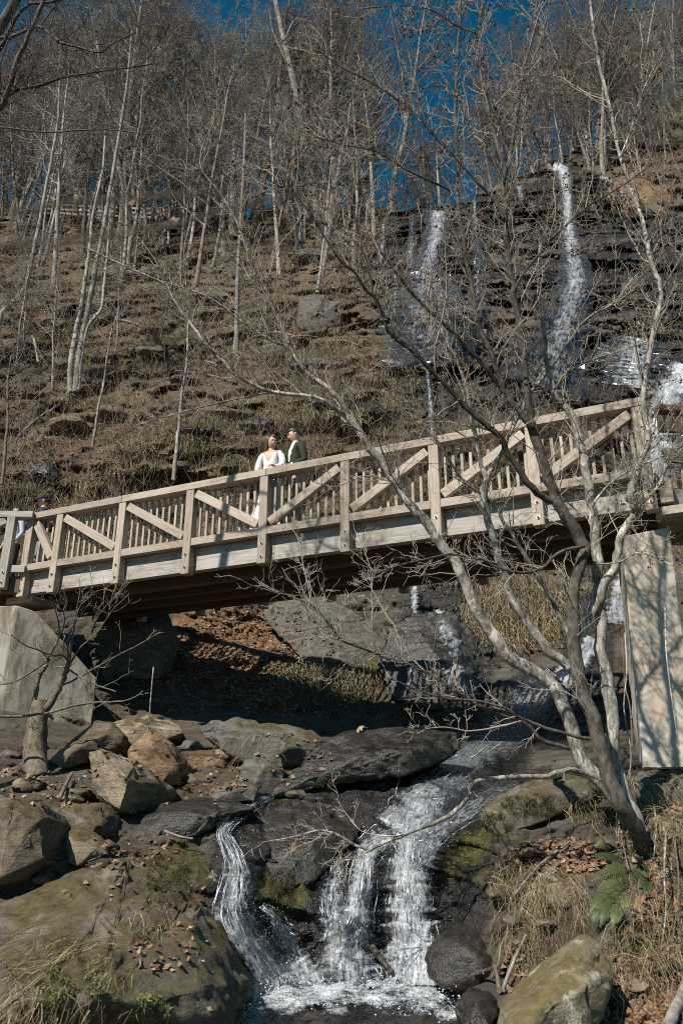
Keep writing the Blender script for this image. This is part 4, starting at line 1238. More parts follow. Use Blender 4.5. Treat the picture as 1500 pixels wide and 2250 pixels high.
# single fallen leaves that show large in front
def leaf_mesh(seed):
    gg = np.random.default_rng(seed)
    lob = 5 if seed % 2 else 3
    n = lob * 4
    a = np.linspace(0, 2 * np.pi, n, endpoint=False)
    r = .5 * (.62 + .38 * np.abs(np.cos(a * lob / 2))) * (1 + .1 * gg.normal(0, 1, n))
    r[np.abs(a - np.pi) < .5] *= .8
    x, y = r * np.cos(a), r * np.sin(a) * .85
    cu = gg.uniform(.2, .9)
    z = cu * y ** 2 * 1.6 + gg.uniform(-.4, .4) * x ** 2 + .04 * gg.normal(0, 1, n)
    m = MB()
    c = LEAFC[seed % len(LEAFC)]
    V = np.concatenate([np.stack([x, y, z], 1), [(0, 0, 0)]])
    F = np.stack([np.arange(n), (np.arange(n) + 1) % n, np.full(n, n)], 1)
    m.add(V, F, c)
    segs(m, [(-.9, 0, .12)], [(-.3, 0, 0)], .012, .016, 3, c * .7)
    return m.mesh('fallen_leaf', M['leaf'], False, True)
LEAFM = [leaf_mesh(i) for i in range(10)]
def put_leaf(px, py, size, label, group, lift=.03, Y=None):
    o = link('fallen_leaf', LEAFM[int(rng.integers(0, 10))], label=label, category='leaf', group=group)
    o.location = front([px], [py], lift)[0][0]
    o.scale = (size,) * 3
    o.rotation_euler = (math.radians(40) + rng.normal(0, .5), rng.normal(0, .5), rng.uniform(0, 6.28))
    return o
for (cx, cy_, rx, ry, n, lab, grp) in ((1390, 2200, 130, 50, 70, 'curled brown fallen leaf in the drift at the bottom right corner', 'leaves drifted in the bottom right corner'),
                                       (1225, 1875, 90, 28, 30, 'dry tan fallen leaf on the ledge above the fern', 'leaves on the ledge above the fern'),
                                       (1440, 1990, 55, 110, 24, 'brown leaf caught in the straw right of the fern', 'leaves caught in straw right of the fern')):
    for x_, y_ in zip(*pts_in(g, n, cx, cy_, rx, ry)):
        if not off_gold(np.array([x_]), np.array([y_]))[0]:
            continue
        put_leaf(x_, y_, rng.uniform(.07, .12), lab, grp)

# brush and saplings all over the slope
k = NT('brush_twig'); a_ = k.attr(); k.P(Base_Color=a_.outputs['Color'], Roughness=.9); M['twig'] = k.m
mb = MB()
n = 5200
x_, y_ = g.uniform(-150, 1650, n), 430 + 780 * g.random(n) ** 1.5
ok = (y_ > ridge(x_) - 2) & (cliff_mask(x_, y_) * (y_ > 430) < g.random(n) * 1.6)
x_, y_ = x_[ok], y_[ok]
P = ground(x_, y_, -.1)
n = len(P)
H = g.uniform(.5, 2.3, n) * np.clip(P[:, 1] / 28, .6, 1.6)
d = np.stack([g.normal(0, .33, n), g.normal(-.1, .3, n), np.ones(n)], 1)
TW = np.array([(.20, .155, .115), (.30, .25, .20), (.13, .095, .07), (.24, .17, .12)])
c = TW[g.integers(0, 4, n)] * g.uniform(.7, 1.3, (n, 1))
rad = .00035 * P[:, 1]
m1 = P + d * H[:, None] * .5 + g.normal(0, .06, (n, 3)); m2 = P + d * H[:, None] + g.normal(0, .15, (n, 3))
segs(mb, P, m1, rad, rad * .8, 3, c); segs(mb, m1, m2, rad * .8, rad * .5, 3, c)
for q in range(4):
    t = g.uniform(.3, .95, (n, 1))
    s0 = P + d * H[:, None] * t
    e = s0 + (d * .5 + g.normal(0, .55, (n, 3))) * H[:, None] * .38
    segs(mb, s0, e, rad * .65, rad * .4, 3, c)
mb.build('undergrowth', M['twig'], kind='stuff', col=True, label='bare grey brown brush and brambles on the slope')

# low tangles of dark and tan stems
mb = MB()
n = 9000
x_, y_ = g.uniform(-120, 1600, n), g.uniform(560, 1280, n)
PB = at(x_, y_, depth(x_, y_))
ok = (fbm(PB * .45, 3, 141) > -.08) & (cliff_mask(x_, y_) < .4)
x_, y_ = x_[ok], y_[ok]; n = len(x_)
P = ground(x_, y_, .05)
d = g.normal(0, .6, (n, 3)) + np.array([0, -.25, .35]); d /= np.linalg.norm(d, axis=1, keepdims=True)
H = g.uniform(.35, 1.1, n)[:, None]
TW2 = np.array([(.05, .037, .027), (.09, .065, .045), (.24, .19, .14), (.16, .11, .075), (.03, .024, .018)])
c = TW2[g.integers(0, 5, n)] * g.uniform(.7, 1.3, (n, 1))
rad = .00028 * P[:, 1]
m1 = P + d * H * .5 + g.normal(0, .07, (n, 3)); m2 = m1 + (d + np.array([0, -.2, -.5]) * g.uniform(0, 1, (n, 1))) * H * .6
segs(mb, P, m1, rad, rad * .8, 3, c); segs(mb, m1, m2, rad * .8, rad * .5, 3, c)
for q in range(3):
    t = g.uniform(.1, .95, (n, 1)); s0 = m1 + (m2 - m1) * t
    segs(mb, s0, s0 + g.normal(0, .5, (n, 3)) * H * .6, rad * .6, rad * .4, 3, c)
mb.build('bramble_tangle', M['twig'], kind='stuff', col=True, label='low tangles of dead brambles over the slope')

# ------------------------------------------------------------------ trees
def make_bark(name, a, b, c, patch=.5, scale=1.):
    k = NT(name)
    co = k.coord('Object', (1, 1, .45))
    n1 = k.noise(co, 9 * scale, 6, .7, .3); n2 = k.noise(co, 24 * scale, 5, .7); n3 = k.noise(k.coord('Object'), 3.2 * scale, 4, .7)
    base = k.ramp(n2, [(.34, a), (.5, b), (.68, c)])
    pt = k.ramp(n1, [(.53, 0.), (.58, 1.)])
    base = k.mix(k.math('MULTIPLY', pt, patch), base, (min(c[0] * 1.35, .8), min(c[1] * 1.36, .8), min(c[2] * 1.4, .8)))
    base = k.mix(k.math('MULTIPLY', k.ramp(n3, [(.55, 0.), (.68, 1.)]), .6), base, a)
    hs = k.n('ShaderNodeHueSaturation'); k.set(hs.inputs['Color'], base)
    mr = k.n('ShaderNodeMapRange'); k.set(mr.inputs[0], k.rand()); mr.inputs[3].default_value = .75; mr.inputs[4].default_value = 1.2
    k.set(hs.inputs['Value'], mr.outputs[0])
    k.P(Base_Color=hs.outputs[0], Roughness=.9)
    k.bump(k.math('ADD', n2, n1), .6, .012 / scale)
    return k.m
M['bark_pale'] = make_bark('pale_lichen_bark', (.09, .08, .066), (.25, .228, .19), (.45, .42, .37), .9)
M['bark_dark'] = make_bark('dark_bark', (.026, .021, .017), (.07, .058, .046), (.15, .128, .102), .35)
M['bark_brown'] = make_bark('brown_bark', (.07, .052, .036), (.15, .12, .085), (.25, .205, .155), .2)
M['bark_grey'] = make_bark('grey_bark', (.13, .115, .095), (.25, .225, .19), (.36, .33, .285), .5, .4)
M['bark_white'] = make_bark('whitish_bark', (.14, .125, .105), (.29, .265, .23), (.42, .39, .35), .5, .4)
M['bark_far'] = make_bark('brown_grey_bark', (.09, .075, .06), (.19, .16, .13), (.29, .25, .21), .3, .4)

def wander(p, d, L, n, wob, up, g):
    """a slightly crooked path of n points"""
    P = [np.array(p, float)]
    d = np.array(d, float); d /= np.linalg.norm(d)
    for i in range(n - 1):
        d = d + g.normal(0, wob, 3) + np.array([0, 0, up])
        d /= np.linalg.norm(d)
        P.append(P[-1] + d * L / (n - 1))
    return np.array(P)

def perp(d, g):
    v = np.cross(d, g.normal(0, 1, 3)); return v / (np.linalg.norm(v) + 1e-9)

def forest_tree(seed, H, r0, clear, nb, spread, crook=.03, thin=1.0, fork=False):
    """meshes (trunk, crown) of one bare tree rooted at the origin"""
    g = np.random.default_rng(seed)
    tr, cr = MB(), MB()
    stems = [wander((0, 0, -.4), (g.normal(0, .06), g.normal(0, .06), 1), H, 14, crook, .03, g)]
    rads = [r0 * (1 - .86 * np.linspace(0, 1, 14) ** 1.1) * (1 + .35 * np.exp(-np.linspace(0, 1, 14) * 18))]
    if fork:
        k_ = 5
        s = wander(stems[0][k_], (g.normal(0, .25), g.normal(0, .25), 1), H * .6, 10, crook, .05, g)
        stems.append(s); rads.append(rads[0][k_] * .75 * (1 - .85 * np.linspace(0, 1, 10)))
    S0, S1, ra, rb = [], [], [], []
    def add(P, R):
        S0.append(P[:-1]); S1.append(P[1:]); ra.append(R[:-1]); rb.append(R[1:])
    for P, R_ in zip(stems, rads):
        tube(tr, P, R_, 8, caps=False, rough=.12, seed=seed)
        n = len(P); lo = clear if P is stems[0] else .1
        for b in range(nb if P is stems[0] else nb // 2):
            h = lo + (1 - lo) * ((b + g.random()) / nb if P is stems[0] else g.random())
            f = h * (n - 1); i = min(int(f), n - 2); p = P[i] + (P[i + 1] - P[i]) * (f - i)
            rr = np.interp(f, range(n), R_)
            T = P[i + 1] - P[i]; T /= np.linalg.norm(T)
            L = spread * H * (.34 * (1 - h) + .10) * g.uniform(.6, 1.3)
            d = T * g.uniform(.4, 1.0) + perp(T, g)
            B = wander(p, d, L, 7, .16, .10, g)
            br = np.maximum(min(rr * .5, .012 * L + .012) * (1 - .85 * np.linspace(0, 1, 7)), .007 * thin)
            if br[0] > .03:
                tube(tr, B, br, 5, caps=False)
            else:
                add(B, br)
            for c_ in range(int(g.integers(5, 9))):
                f2 = g.uniform(.2, 1) * 5.99; i2 = int(f2); p2 = B[i2] + (B[i2 + 1] - B[i2]) * (f2 - i2)
                T2 = B[i2 + 1] - B[i2]; T2 /= np.linalg.norm(T2) + 1e-9
                L2 = L * g.uniform(.25, .5)
                B2 = wander(p2, T2 * .9 + perp(T2, g) * .7, L2, 5, .2, .10, g)
                add(B2, np.maximum(.010 * (1 - .6 * np.linspace(0, 1, 5)), .006) * thin)
                for e_ in range(int(g.integers(3, 7))):
                    f3 = g.uniform(.15, 1) * 3.99; i3 = int(f3); p3 = B2[i3] + (B2[i3 + 1] - B2[i3]) * (f3 - i3)
                    T3 = B2[i3 + 1] - B2[i3]; T3 /= np.linalg.norm(T3) + 1e-9
                    B3 = wander(p3, T3 + perp(T3, g) * .7, max(.35, L2 * g.uniform(.3, .6)), 4, .22, .08, g)
                    add(B3, np.linspace(.0062, .0042, 4) * thin)
    segs(cr, np.concatenate(S0), np.concatenate(S1), np.concatenate(ra), np.concatenate(rb), 3)
    return tr, cr

PROTO = []
for i, (H, r0, cl, nb, sp, crk, bark, fk) in enumerate([(17, .16, .42, 24, 1.0, .035, 'bark_white', False), (20, .22, .45, 26, 1.0, .03, 'bark_grey', False), (15, .12, .32, 24, .95, .05, 'bark_grey', True), (22, .28, .5, 26, 1.15, .03, 'bark_far', False),
                                                         (13, .09, .35, 20, .85, .06, 'bark_white', False), (18, .17, .36, 26, 1.0, .045, 'bark_far', True), (11, .075, .25, 20, .9, .06, 'bark_far', False), (19, .19, .48, 24, .9, .035, 'bark_grey', True)]):
    tr, cr = forest_tree(300 + i, H, r0 * 1.1, cl, nb, sp, crk, 1.6, fk)
    PROTO.append((H, tr.mesh('trunk', M[bark]), cr.mesh('crown', M['bark_grey' if bark == 'bark_white' else 'bark_far'])))

def plant_tree(i, P, h, name, label, group, g, rot=None, lean=(0, 0)):
    H, tm, cm = PROTO[i]
    t = thing(name, label, 'tree', P, g.uniform(0, 6.28) if rot is None else rot, group)
    t.rotation_euler.x, t.rotation_euler.y = lean
    s = h / H
    t.scale = (s, s, s)
    link('trunk', tm, t); link('crown', cm, t)
    return t

g = np.random.default_rng(77)
KIND = ['whitish', 'tall grey', 'forked grey', 'tall brown grey', 'thin crooked whitish', 'forked brown grey', 'small brown grey', 'tall forked grey']
ZONES = [(110, 'over the curved tree'), (300, 'around the three stemmed tree'), (400, 'left of the hollow trunk'), (500, 'by the distant timber railing'), (600, 'over the straight grey trunk'), (720, 'near the tall leaning trunk'), (905, 'left of the high falls'),
         (1120, 'between the high falls'), (1260, 'over the right hand fall'), (1380, 'over the orange outcrop'), (9999, 'at the right edge')]
def lab(i, px, what):
    return '%s bare %s %s' % (KIND[i], what, next(z for x, z in ZONES if px < x))
def wood(n, xr, yf, hr, label, group, protos, seed):
    g = np.random.default_rng(seed)
    k_ = 0
    while k_ < n:
        px = g.uniform(*xr); py = yf(px, g)
        if py < ridge(px) - 1 or cliff_mask(px, py) > .3:
            continue
        P = ground(px, py, -.2)
        ki = int(g.choice(protos)); plant_tree(ki, P, g.uniform(*hr), 'bare_tree', lab(ki, px, label), lab(ki, px, label), g, lean=(g.normal(.02, .05), g.normal(0, .05)))
        k_ += 1
wood(66, (-160, 900), lambda x, g: float(ridge(x)) + abs(g.normal(0, 26)) + 1, (14, 23), 'left crest tree', 'bare trees along the left crest', [0, 1, 2, 3, 5, 7], 1)
wood(34, (-150, 800), lambda x, g: g.uniform(490, 640), (8, 17), 'upper slope tree', 'slender trees on the upper left slope', [0, 2, 4, 5, 6, 7], 2)
wood(10, (-100, 640), lambda x, g: g.uniform(640, 900), (4, 8), 'mid slope sapling', 'saplings on the middle of the slope', [4, 6], 3)
wood(52, (1120, 1700), lambda x, g: float(ridge(x)) + abs(g.normal(0, 40)) + 1, (11, 19), 'right ridge tree', 'bare trees on the right ridge', [1, 2, 3, 5, 7, 0], 4)
wood(26, (1280, 1650), lambda x, g: g.uniform(float(ridge(x)), 430), (6, 11), 'lower right slope tree', 'thin trees beside the highest falls', [2, 4, 5, 6], 5)
wood(10, (880, 1140), lambda x, g: float(ridge(x)) + 1, (7, 12), 'cliff top tree', 'small trees on the cliff top', [4, 6, 2], 6)
# trees standing beyond the crest, only their trunks and crowns seen
def beyond(n, xr, back, hr, label, group, protos, seed):
    g = np.random.default_rng(seed)
    for _ in range(n):
        px = g.uniform(*xr)
        b = at(px, ridge(px), depth(px, ridge(px)))
        d = g.uniform(*back)
        P = b * np.array([(b[1] + d) / b[1], 1, 1]) + np.array([0, d, .1])
        ki = int(g.choice(protos)); plant_tree(ki, P, g.uniform(*hr), 'bare_tree', lab(ki, px, label), lab(ki, px, label), g, lean=(g.normal(0, .04), g.normal(0, .05)))
beyond(26, (-200, 920), (3, 22), (15, 24), 'tree behind left crest', 'bare trees behind the left crest', [1, 2, 3, 5, 7], 7)
beyond(22, (1180, 1750), (3, 18), (13, 20), 'tree behind right ridge', 'bare trees behind the right ridge', [1, 2, 3, 5, 7], 8)

wood(34, (-160, 880), lambda x, g: float(ridge(x)) + abs(g.normal(0, 60)) + 1, (9, 15), 'left woods tree', '', [4, 6, 6], 11)
wood(24, (1180, 1650), lambda x, g: float(ridge(x)) + abs(g.normal(0, 50)) + 1, (8, 13), 'right woods tree', '', [4, 6, 6], 12)
beyond(12, (870, 1160), (1, 10), (9, 15), 'tree behind the cliff top', '', [4, 6, 0, 2], 9)
_same = {}
for o in C.objects:
    if o.name.startswith('bare_tree') and o.parent is None:
        _same.setdefault(o['label'], []).append(o)
for lb, os_ in _same.items():                        # look-alikes in one place are told apart by how far up the slope they stand
    os_.sort(key=lambda o: -float(project(np.array(o.location))[1]))
    if len(os_) == 2:
        os_[0]['label'], os_[1]['label'] = 'lower of two: ' + lb, 'upper of two: ' + lb
    elif len(os_) > 2:
        os_[0]['label'], os_[-1]['label'] = 'lowest rooted ' + lb, 'highest rooted ' + lb
        for o in os_[1:-1]:
            o['label'] = 'middle ' + lb
# ------------------------------------------------------------------ trees followed stem by stem
TWIGC = (.36, .31, .25)
class StemTree:
    def __init__(s, name, label, base, bark, seed, category='tree'):
        s.t = thing(name, label, category, base); s.o = np.array(base); s.bark = bark
        s.g = np.random.default_rng(seed); s.S = [[], [], [], []]; s.tips = []; s.seed = seed
        s.dy = 0.0; s.wk = 1.0
    def stem(s, pts, Y, w, twigs=0, L=.6, part='limb', t0=.15, up=.04, leafy=0., n=None, sides=9, droop=0.):
        """pts: photo px, py down the stem; Y: distance or list of distances; w: widths in px at both ends"""
        pts = np.array(pts, float)
        Yv = np.interp(np.linspace(0, 1, len(pts)), np.linspace(0, 1, len(np.atleast_1d(Y))), np.atleast_1d(Y).astype(float)) + s.dy
        P = at(pts[:, 0], pts[:, 1], Yv)
        n = n or max(8, int(len(pts) * 3.5))
        P = smooth_path(P, n)
        Z = np.interp(np.linspace(0, 1, n), np.linspace(0, 1, len(Yv)), Yv)
        R_ = np.linspace(w[0], w[1], n) / 2 * Z / 2000 * s.wk
        P = P + s.g.normal(0, .2, P.shape) * np.minimum(R_[:, None], .03) + .014 * np.stack([fbm(P * 2.3, 3, s.seed + q) for q in (1, 2, 3)], 1) * np.sin(np.pi * np.linspace(0, 1, n))[:, None] ** .5
        mb = MB()
        tube(mb, P - s.o, R_, sides, rough=.16, seed=s.seed)
        mb.build(part, M[s.bark], s.t)
        if twigs:
            s.sprout(P, R_, twigs, L, t0, up, leafy, droop)
        if twigs >= 20 and L >= .4:                      # straggling side branches
            for q in range(twigs // 7):
                f = (t0 + (1 - t0) * s.g.random()) * (n - 1.001); i = int(f)
                T = P[i + 1] - P[i]; T /= np.linalg.norm(T) + 1e-9
                l = L * s.g.uniform(1.2, 2.8)
                B = wander(P[i], T * .8 + perp(T, s.g) * .8 + np.array([0, -.1, .25]), l, 12, .16, .05, s.g)
                r0 = min(R_[i] * .55, .0115) * s.g.uniform(.6, 1)
                RB = np.linspace(max(r0, .005), .0028, 12)
                s.seg(B, RB)
                s.sprout(B, RB, int(4 + l * 5), L * .5, .15, .04, leafy, droop)
        return P
    def seg(s, P, R_):
        s.S[0].append(P[:-1]); s.S[1].append(P[1:]); s.S[2].append(R_[:-1]); s.S[3].append(R_[1:])
    def sprout(s, P, R_, count, L, t0, up, leafy, droop=0.):
        g = s.g; n = len(P)
        for q in range(int(count * 1.15)):
            f = (t0 + (1 - t0) * g.random() ** .8) * (n - 1.001); i = int(f)
            p = P[i] + (P[i + 1] - P[i]) * (f - i)
            T = P[min(i + 1, n - 1)] - P[i]; T /= np.linalg.norm(T) + 1e-9
            l = L * g.uniform(.35, 1.3)
            d = T * g.uniform(.3, 1.) + perp(T, g) * g.uniform(.5, 1.) + np.array([0, 0, .2 - droop])
            B = wander(p, d, l, 7, .20, up - droop * .1, g)
            r = min(np.interp(f, range(n), R_) * .6, .010) * g.uniform(.5, 1)
            s.seg(B, np.linspace(max(r * .8, .003), .0018, 7))
            for c_ in range(int(g.integers(2, 6))):
                f2 = g.uniform(.15, 1) * 5.99; i2 = int(f2); p2 = B[i2] + (B[i2 + 1] - B[i2]) * (f2 - i2)
                T2 = B[i2 + 1] - B[i2]; T2 /= np.linalg.norm(T2) + 1e-9
                B2 = wander(p2, T2 + perp(T2, g) * .8, l * g.uniform(.2, .55), 5, .25, up - droop * .1, g)
                s.seg(B2, np.linspace(.0026, .0014, 5))
                if g.random() < leafy:
                    s.tips.append(B2[-1])
                for e_ in range(int(g.integers(0, 3))):
                    B3 = wander(B2[int(g.integers(1, 4))], T2 + perp(T2, g), l * g.uniform(.1, .28), 4, .25, up, g)
                    s.seg(B3, np.linspace(.0019, .0012, 4))
                    if g.random() < leafy:
                        s.tips.append(B3[-1])
            if g.random() < leafy:
                s.tips.append(B[-1])
    def done(s, twig_col=TWIGC, leaf_cols=None, size=.038):
        mb = MB()
        if s.S[0]:
            segs(mb, np.concatenate(s.S[0]) - s.o, np.concatenate(s.S[1]) - s.o, np.concatenate(s.S[2]), np.concatenate(s.S[3]), 4, np.array(twig_col))
            mb.build('twigs', M['twig'], s.t, col=True, kind='stuff')
        if s.tips:
            g = s.g
            P = np.repeat(np.array(s.tips), 3, 0); P = P + g.normal(0, .018, P.shape) - np.array([0, 0, .02])
            m2 = MB()
            leaf_quads(m2, P - s.o, size, g, g.normal(0, 1, P.shape), leaf_cols if leaf_cols is not None else np.array([(.22, .07, .045), (.15, .045, .03), (.26, .10, .06), (.09, .035, .025), (.30, .15, .09)]))
            m2.build('leaves', M['leaf'], s.t, smooth=False, col=True, kind='stuff')

b0 = ground(1405, 1850)
A = StemTree('dark_tree', 'dark trunked multi stemmed tree rising in front of the right half of the bridge', b0, 'bark_dark', 501); A.dy = -.7
A.stem([(1440, 1930), (1418, 1875), (1395, 1820), (1360, 1765), (1332, 1690), (1305, 1585), (1275, 1520), (1260, 1440), (1260, 1370), (1256, 1310), (1270, 1245), (1288, 1205)], [7.75, 7.2, 7.2, 7.25, 7.3], (44, 29), 10, .5, 'trunk', .3, n=44, sides=12)
A.stem([(1288, 1208), (1270, 1172), (1247, 1140), (1227, 1107), (1213, 1073), (1197, 1027), (1180, 977), (1167, 937), (1165, 930)], [7.3, 7.15], (34, 27), 16, .5, n=30)
A.stem([(1166, 935), (1158, 870), (1150, 810), (1140, 710), (1130, 650), (1120, 590), (1115, 560), (1110, 500), (1105, 410), (1110, 370)], [7.15, 6.9], (24, 15), 30, .55, leafy=.15, n=36)
A.stem([(1110, 372), (1100, 345), (1075, 255), (1065, 180), (1052, 75), (1060, 0), (1066, -60)], [6.9, 6.7], (14, 7), 30, .55, leafy=.22)
A.stem([(1110, 372), (1120, 340), (1135, 250), (1145, 165), (1170, 75), (1180, 0), (1190, -60)], [6.9, 7.1], (14, 7), 30, .55, leafy=.22)
A.stem([(1210, 1102), (1175, 1080), (1140, 1035), (1110, 985), (1098, 958), (1050, 920), (1000, 870), (950, 820), (915, 780), (870, 745), (850, 720), (825, 660), (800, 635), (780, 600), (750, 575), (700, 500), (660, 440), (600, 400)], [7.1, 6.6, 6.1], (20, 6), 60, .55, leafy=.12, n=60)
A.stem([(1167, 938), (1140, 905), (1110, 862), (1095, 825), (1075, 770), (1050, 710), (1035, 635), (1022, 560), (1018, 520), (1005, 450), (1005, 350), (1000, 250), (1001, 190), (1006, 100), (1011, 0), (1014, -60)], [7.1, 6.9, 7.0], (19, 9), 50, .5, leafy=.2, n=56)
A.stem([(1100, 850), (1060, 800), (1030, 770), (1000, 735), (965, 700), (935, 675), (895, 630), (875, 605), (840, 560), (800, 520), (740, 490)], [7.1, 6.5], (14, 5), 34, .5, leafy=.12, n=36)
A.stem([(998, 422), (950, 400), (890, 370), (825, 332), (760, 318), (690, 300)], [6.95, 6.6], (10, 4), 30, .5, leafy=.22)
A.stem([(1108, 480), (1080, 435), (1045, 400), (1000, 350), (950, 295), (910, 250), (870, 220), (825, 185), (750, 148), (700, 110)], [6.9, 6.4], (11, 4), 36, .5, leafy=.2, n=36)
A.stem([(1050, 75), (1000, 55), (950, 22), (880, 12), (790, 20)], [6.75, 6.5], (7, 3), 22, .45, leafy=.25)
A.stem([(1130, 640), (1150, 600), (1200, 540), (1240, 500), (1290, 455), (1350, 420), (1420, 370)], [6.9, 6.6], (9, 4), 26, .5, leafy=.22)
A.stem([(1295, 1625), (1200, 1600), (1150, 1580), (1110, 1555), (1050, 1540), (985, 1535), (920, 1518), (860, 1490)], [7.2, 6.9], (9, 4), 14, .35)
A.stem([(1250, 1645), (1190, 1625), (1150, 1585), (1060, 1555), (1000, 1515), (960, 1490), (915, 1465), (850, 1447), (800, 1425), (750, 1405), (725, 1375), (690, 1335), (650, 1315), (590, 1290)], [7.2, 6.7], (11, 4), 44, .45, n=46)
A.stem([(1284, 1200), (1230, 1215), (1175, 1255), (1100, 1250), (1060, 1230), (990, 1220), (940, 1228), (880, 1240), (820, 1262)], [7.2, 6.6], (10, 4), 34, .35, leafy=.04)
A.stem([(1145, 165), (1170, 130), (1195, 60), (1210, -20)], 7.0, (8, 4), 14, .4, leafy=.22)
A.done()

Bt = StemTree('leaning_pale_tree', 'pale lichen barked stem leaning far left across the middle of the bridge', ground(1390, 1800), 'bark_pale', 502)
Bt.stem([(1385, 1800), (1340, 1740), (1292, 1690), (1265, 1640), (1250, 1580), (1222, 1520), (1200, 1492), (1150, 1462), (1110, 1435), (1075, 1385), (1045, 1340), (1020, 1275), (995, 1225), (960, 1185), (930, 1140), (905, 1115), (873, 1065), (857, 1041), (841, 1012), (809, 980), (793, 953), (763, 915)], [7.3, 7.1, 6.8, 6.6], (38, 21), 26, .5, 'trunk', .45, n=70, sides=11)
Bt.stem([(764, 917), (740, 900), (705, 880), (670, 870), (590, 860), (520, 825), (470, 775), (420, 715), (385, 660), (365, 625), (320, 605), (240, 570), (180, 540)], [6.6, 6.2, 5.9], (15, 5), 40, .5, n=44)
Bt.stem([(764, 917), (755, 890), (720, 855), (680, 825), (645, 785), (630, 745), (605, 690), (590, 645), (560, 590), (545, 560), (520, 490), (480, 420), (430, 360)], [6.6, 6.5, 6.3], (17, 5), 40, .55, leafy=.15, n=44)
Bt.stem([(640, 780), (625, 760), (590, 745), (530, 705), (460, 655), (380, 625), (280, 595)], [6.5, 6.1], (9, 4), 26, .45)
Bt.stem([(590, 862), (520, 878), (440, 895), (370, 915), (300, 935)], [6.4, 6.1], (6, 3), 12, .3)
Bt.stem([(1250, 1465), (1215, 1440), (1185, 1405), (1145, 1345), (1120, 1305), (1105, 1255), (1090, 1210), (1075, 1160), (1066, 1130), (1062, 1100), (1068, 1050)], [7.25, 7.0], (26, 20), 12, .4, n=36, sides=10)
Bt.stem([(1068, 1052), (1085, 1020), (1103, 993), (1118, 950), (1133, 923), (1160, 870), (1175, 850), (1215, 800), (1255, 740), (1295, 695), (1350, 665), (1390, 610), (1440, 585)], [7.0, 6.9, 6.7], (14, 5), 40, .5, n=40)
Bt.stem([(1068, 1052), (1058, 1020), (1053, 993), (1047, 970), (1037, 933), (1030, 890), (1020, 840), (1000, 790), (985, 760), (970, 725), (955, 680), (930, 640)], [7.0, 6.8], (14, 6), 30, .5, n=36)
Bt.stem([(1250, 1400), (1225, 1345), (1200, 1300), (1165, 1245), (1130, 1185), (1100, 1140), (1090, 1117), (1050, 1080), (1017, 1055), (980, 1000), (950, 960)], [7.3, 7.0], (13, 6), 24, .45, n=34)
Bt.stem([(905, 1115), (860, 1060), (800, 1045), (740, 1068), (690, 1060)], [6.8, 6.6], (5, 2.5), 10, .3)
Bt.done()

Ct = StemTree('pale_forked_tree', 'pale blotchy forked tree standing just left of the concrete pier', ground(1400, 1760), 'bark_pale', 503); Ct.dy = -.7
Ct.stem([(1405, 1830), (1380, 1770), (1360, 1710), (1347, 1670), (1345, 1595), (1330, 1495), (1320, 1420), (1317, 1335), (1312, 1245), (1304, 1172), (1300, 1127), (1293, 1077), (1283, 1020), (1273, 970), (1263, 927), (1235, 885)], [7.5, 7.5, 7.6], (38, 20), 24, .45, 'trunk', .4, n=60, sides=11)
Ct.stem([(1236, 888), (1216, 860), (1200, 785), (1195, 720), (1180, 675), (1160, 655), (1130, 620), (1110, 570), (1085, 520), (1070, 470)], [7.6, 7.4], (15, 5), 30, .5, leafy=.15, n=34)
Ct.stem([(1275, 1400), (1282, 1365), (1315, 1320), (1328, 1280), (1355, 1240), (1358, 1195), (1380, 1150), (1402, 1122), (1393, 1115), (1385, 1085), (1390, 1055), (1410, 1003), (1422, 960), (1416, 903), (1412, 860), (1425, 785), (1435, 725), (1450, 640), (1436, 595), (1425, 560), (1415, 500), (1390, 425), (1360, 340), (1340, 240), (1315, 140), (1300, 50), (1294, -40)], [7.5, 7.2, 7.0, 6.9], (26, 9), 60, .5, leafy=.2, n=84, sides=10)
Ct.stem([(1398, 1120), (1440, 1075), (1470, 1020), (1500, 985), (1560, 930)], [7.3, 7.0], (10, 5), 16, .4)
Ct.stem([(1300, 1110), (1340, 1060), (1400, 1025), (1460, 1000), (1540, 960)], [7.3, 7.0], (7, 4), 16, .4)
Ct.stem([(1450, 640), (1480, 590), (1510, 540)], [7.0, 6.8], (8, 4), 10, .4, leafy=.2)
Ct.stem([(1215, 862), (1240, 820), (1300, 790), (1370, 770), (1440, 745)], [7.5, 7.1], (7, 3), 24, .45)
Ct.stem([(1310, 1240), (1360, 1235), (1400, 1215), (1460, 1235), (1500, 1260)], [7.3, 7.0], (5, 2.5), 14, .3, leafy=.08)
Ct.stem([(1362, 345), (1380, 300), (1395, 250), (1420, 180), (1460, 110)], [6.9, 6.7], (7, 3), 20, .45, leafy=.28)
Ct.stem([(1180, 676), (1183, 560), (1180, 420), (1190, 300)], [7.4, 7.3], (7, 3), 20, .4, leafy=.22)
Ct.stem([(1340, 240), (1270, 200), (1200, 170), (1130, 165)], [6.9, 6.8], (5, 2.5), 18, .4, leafy=.22)
Ct.done()

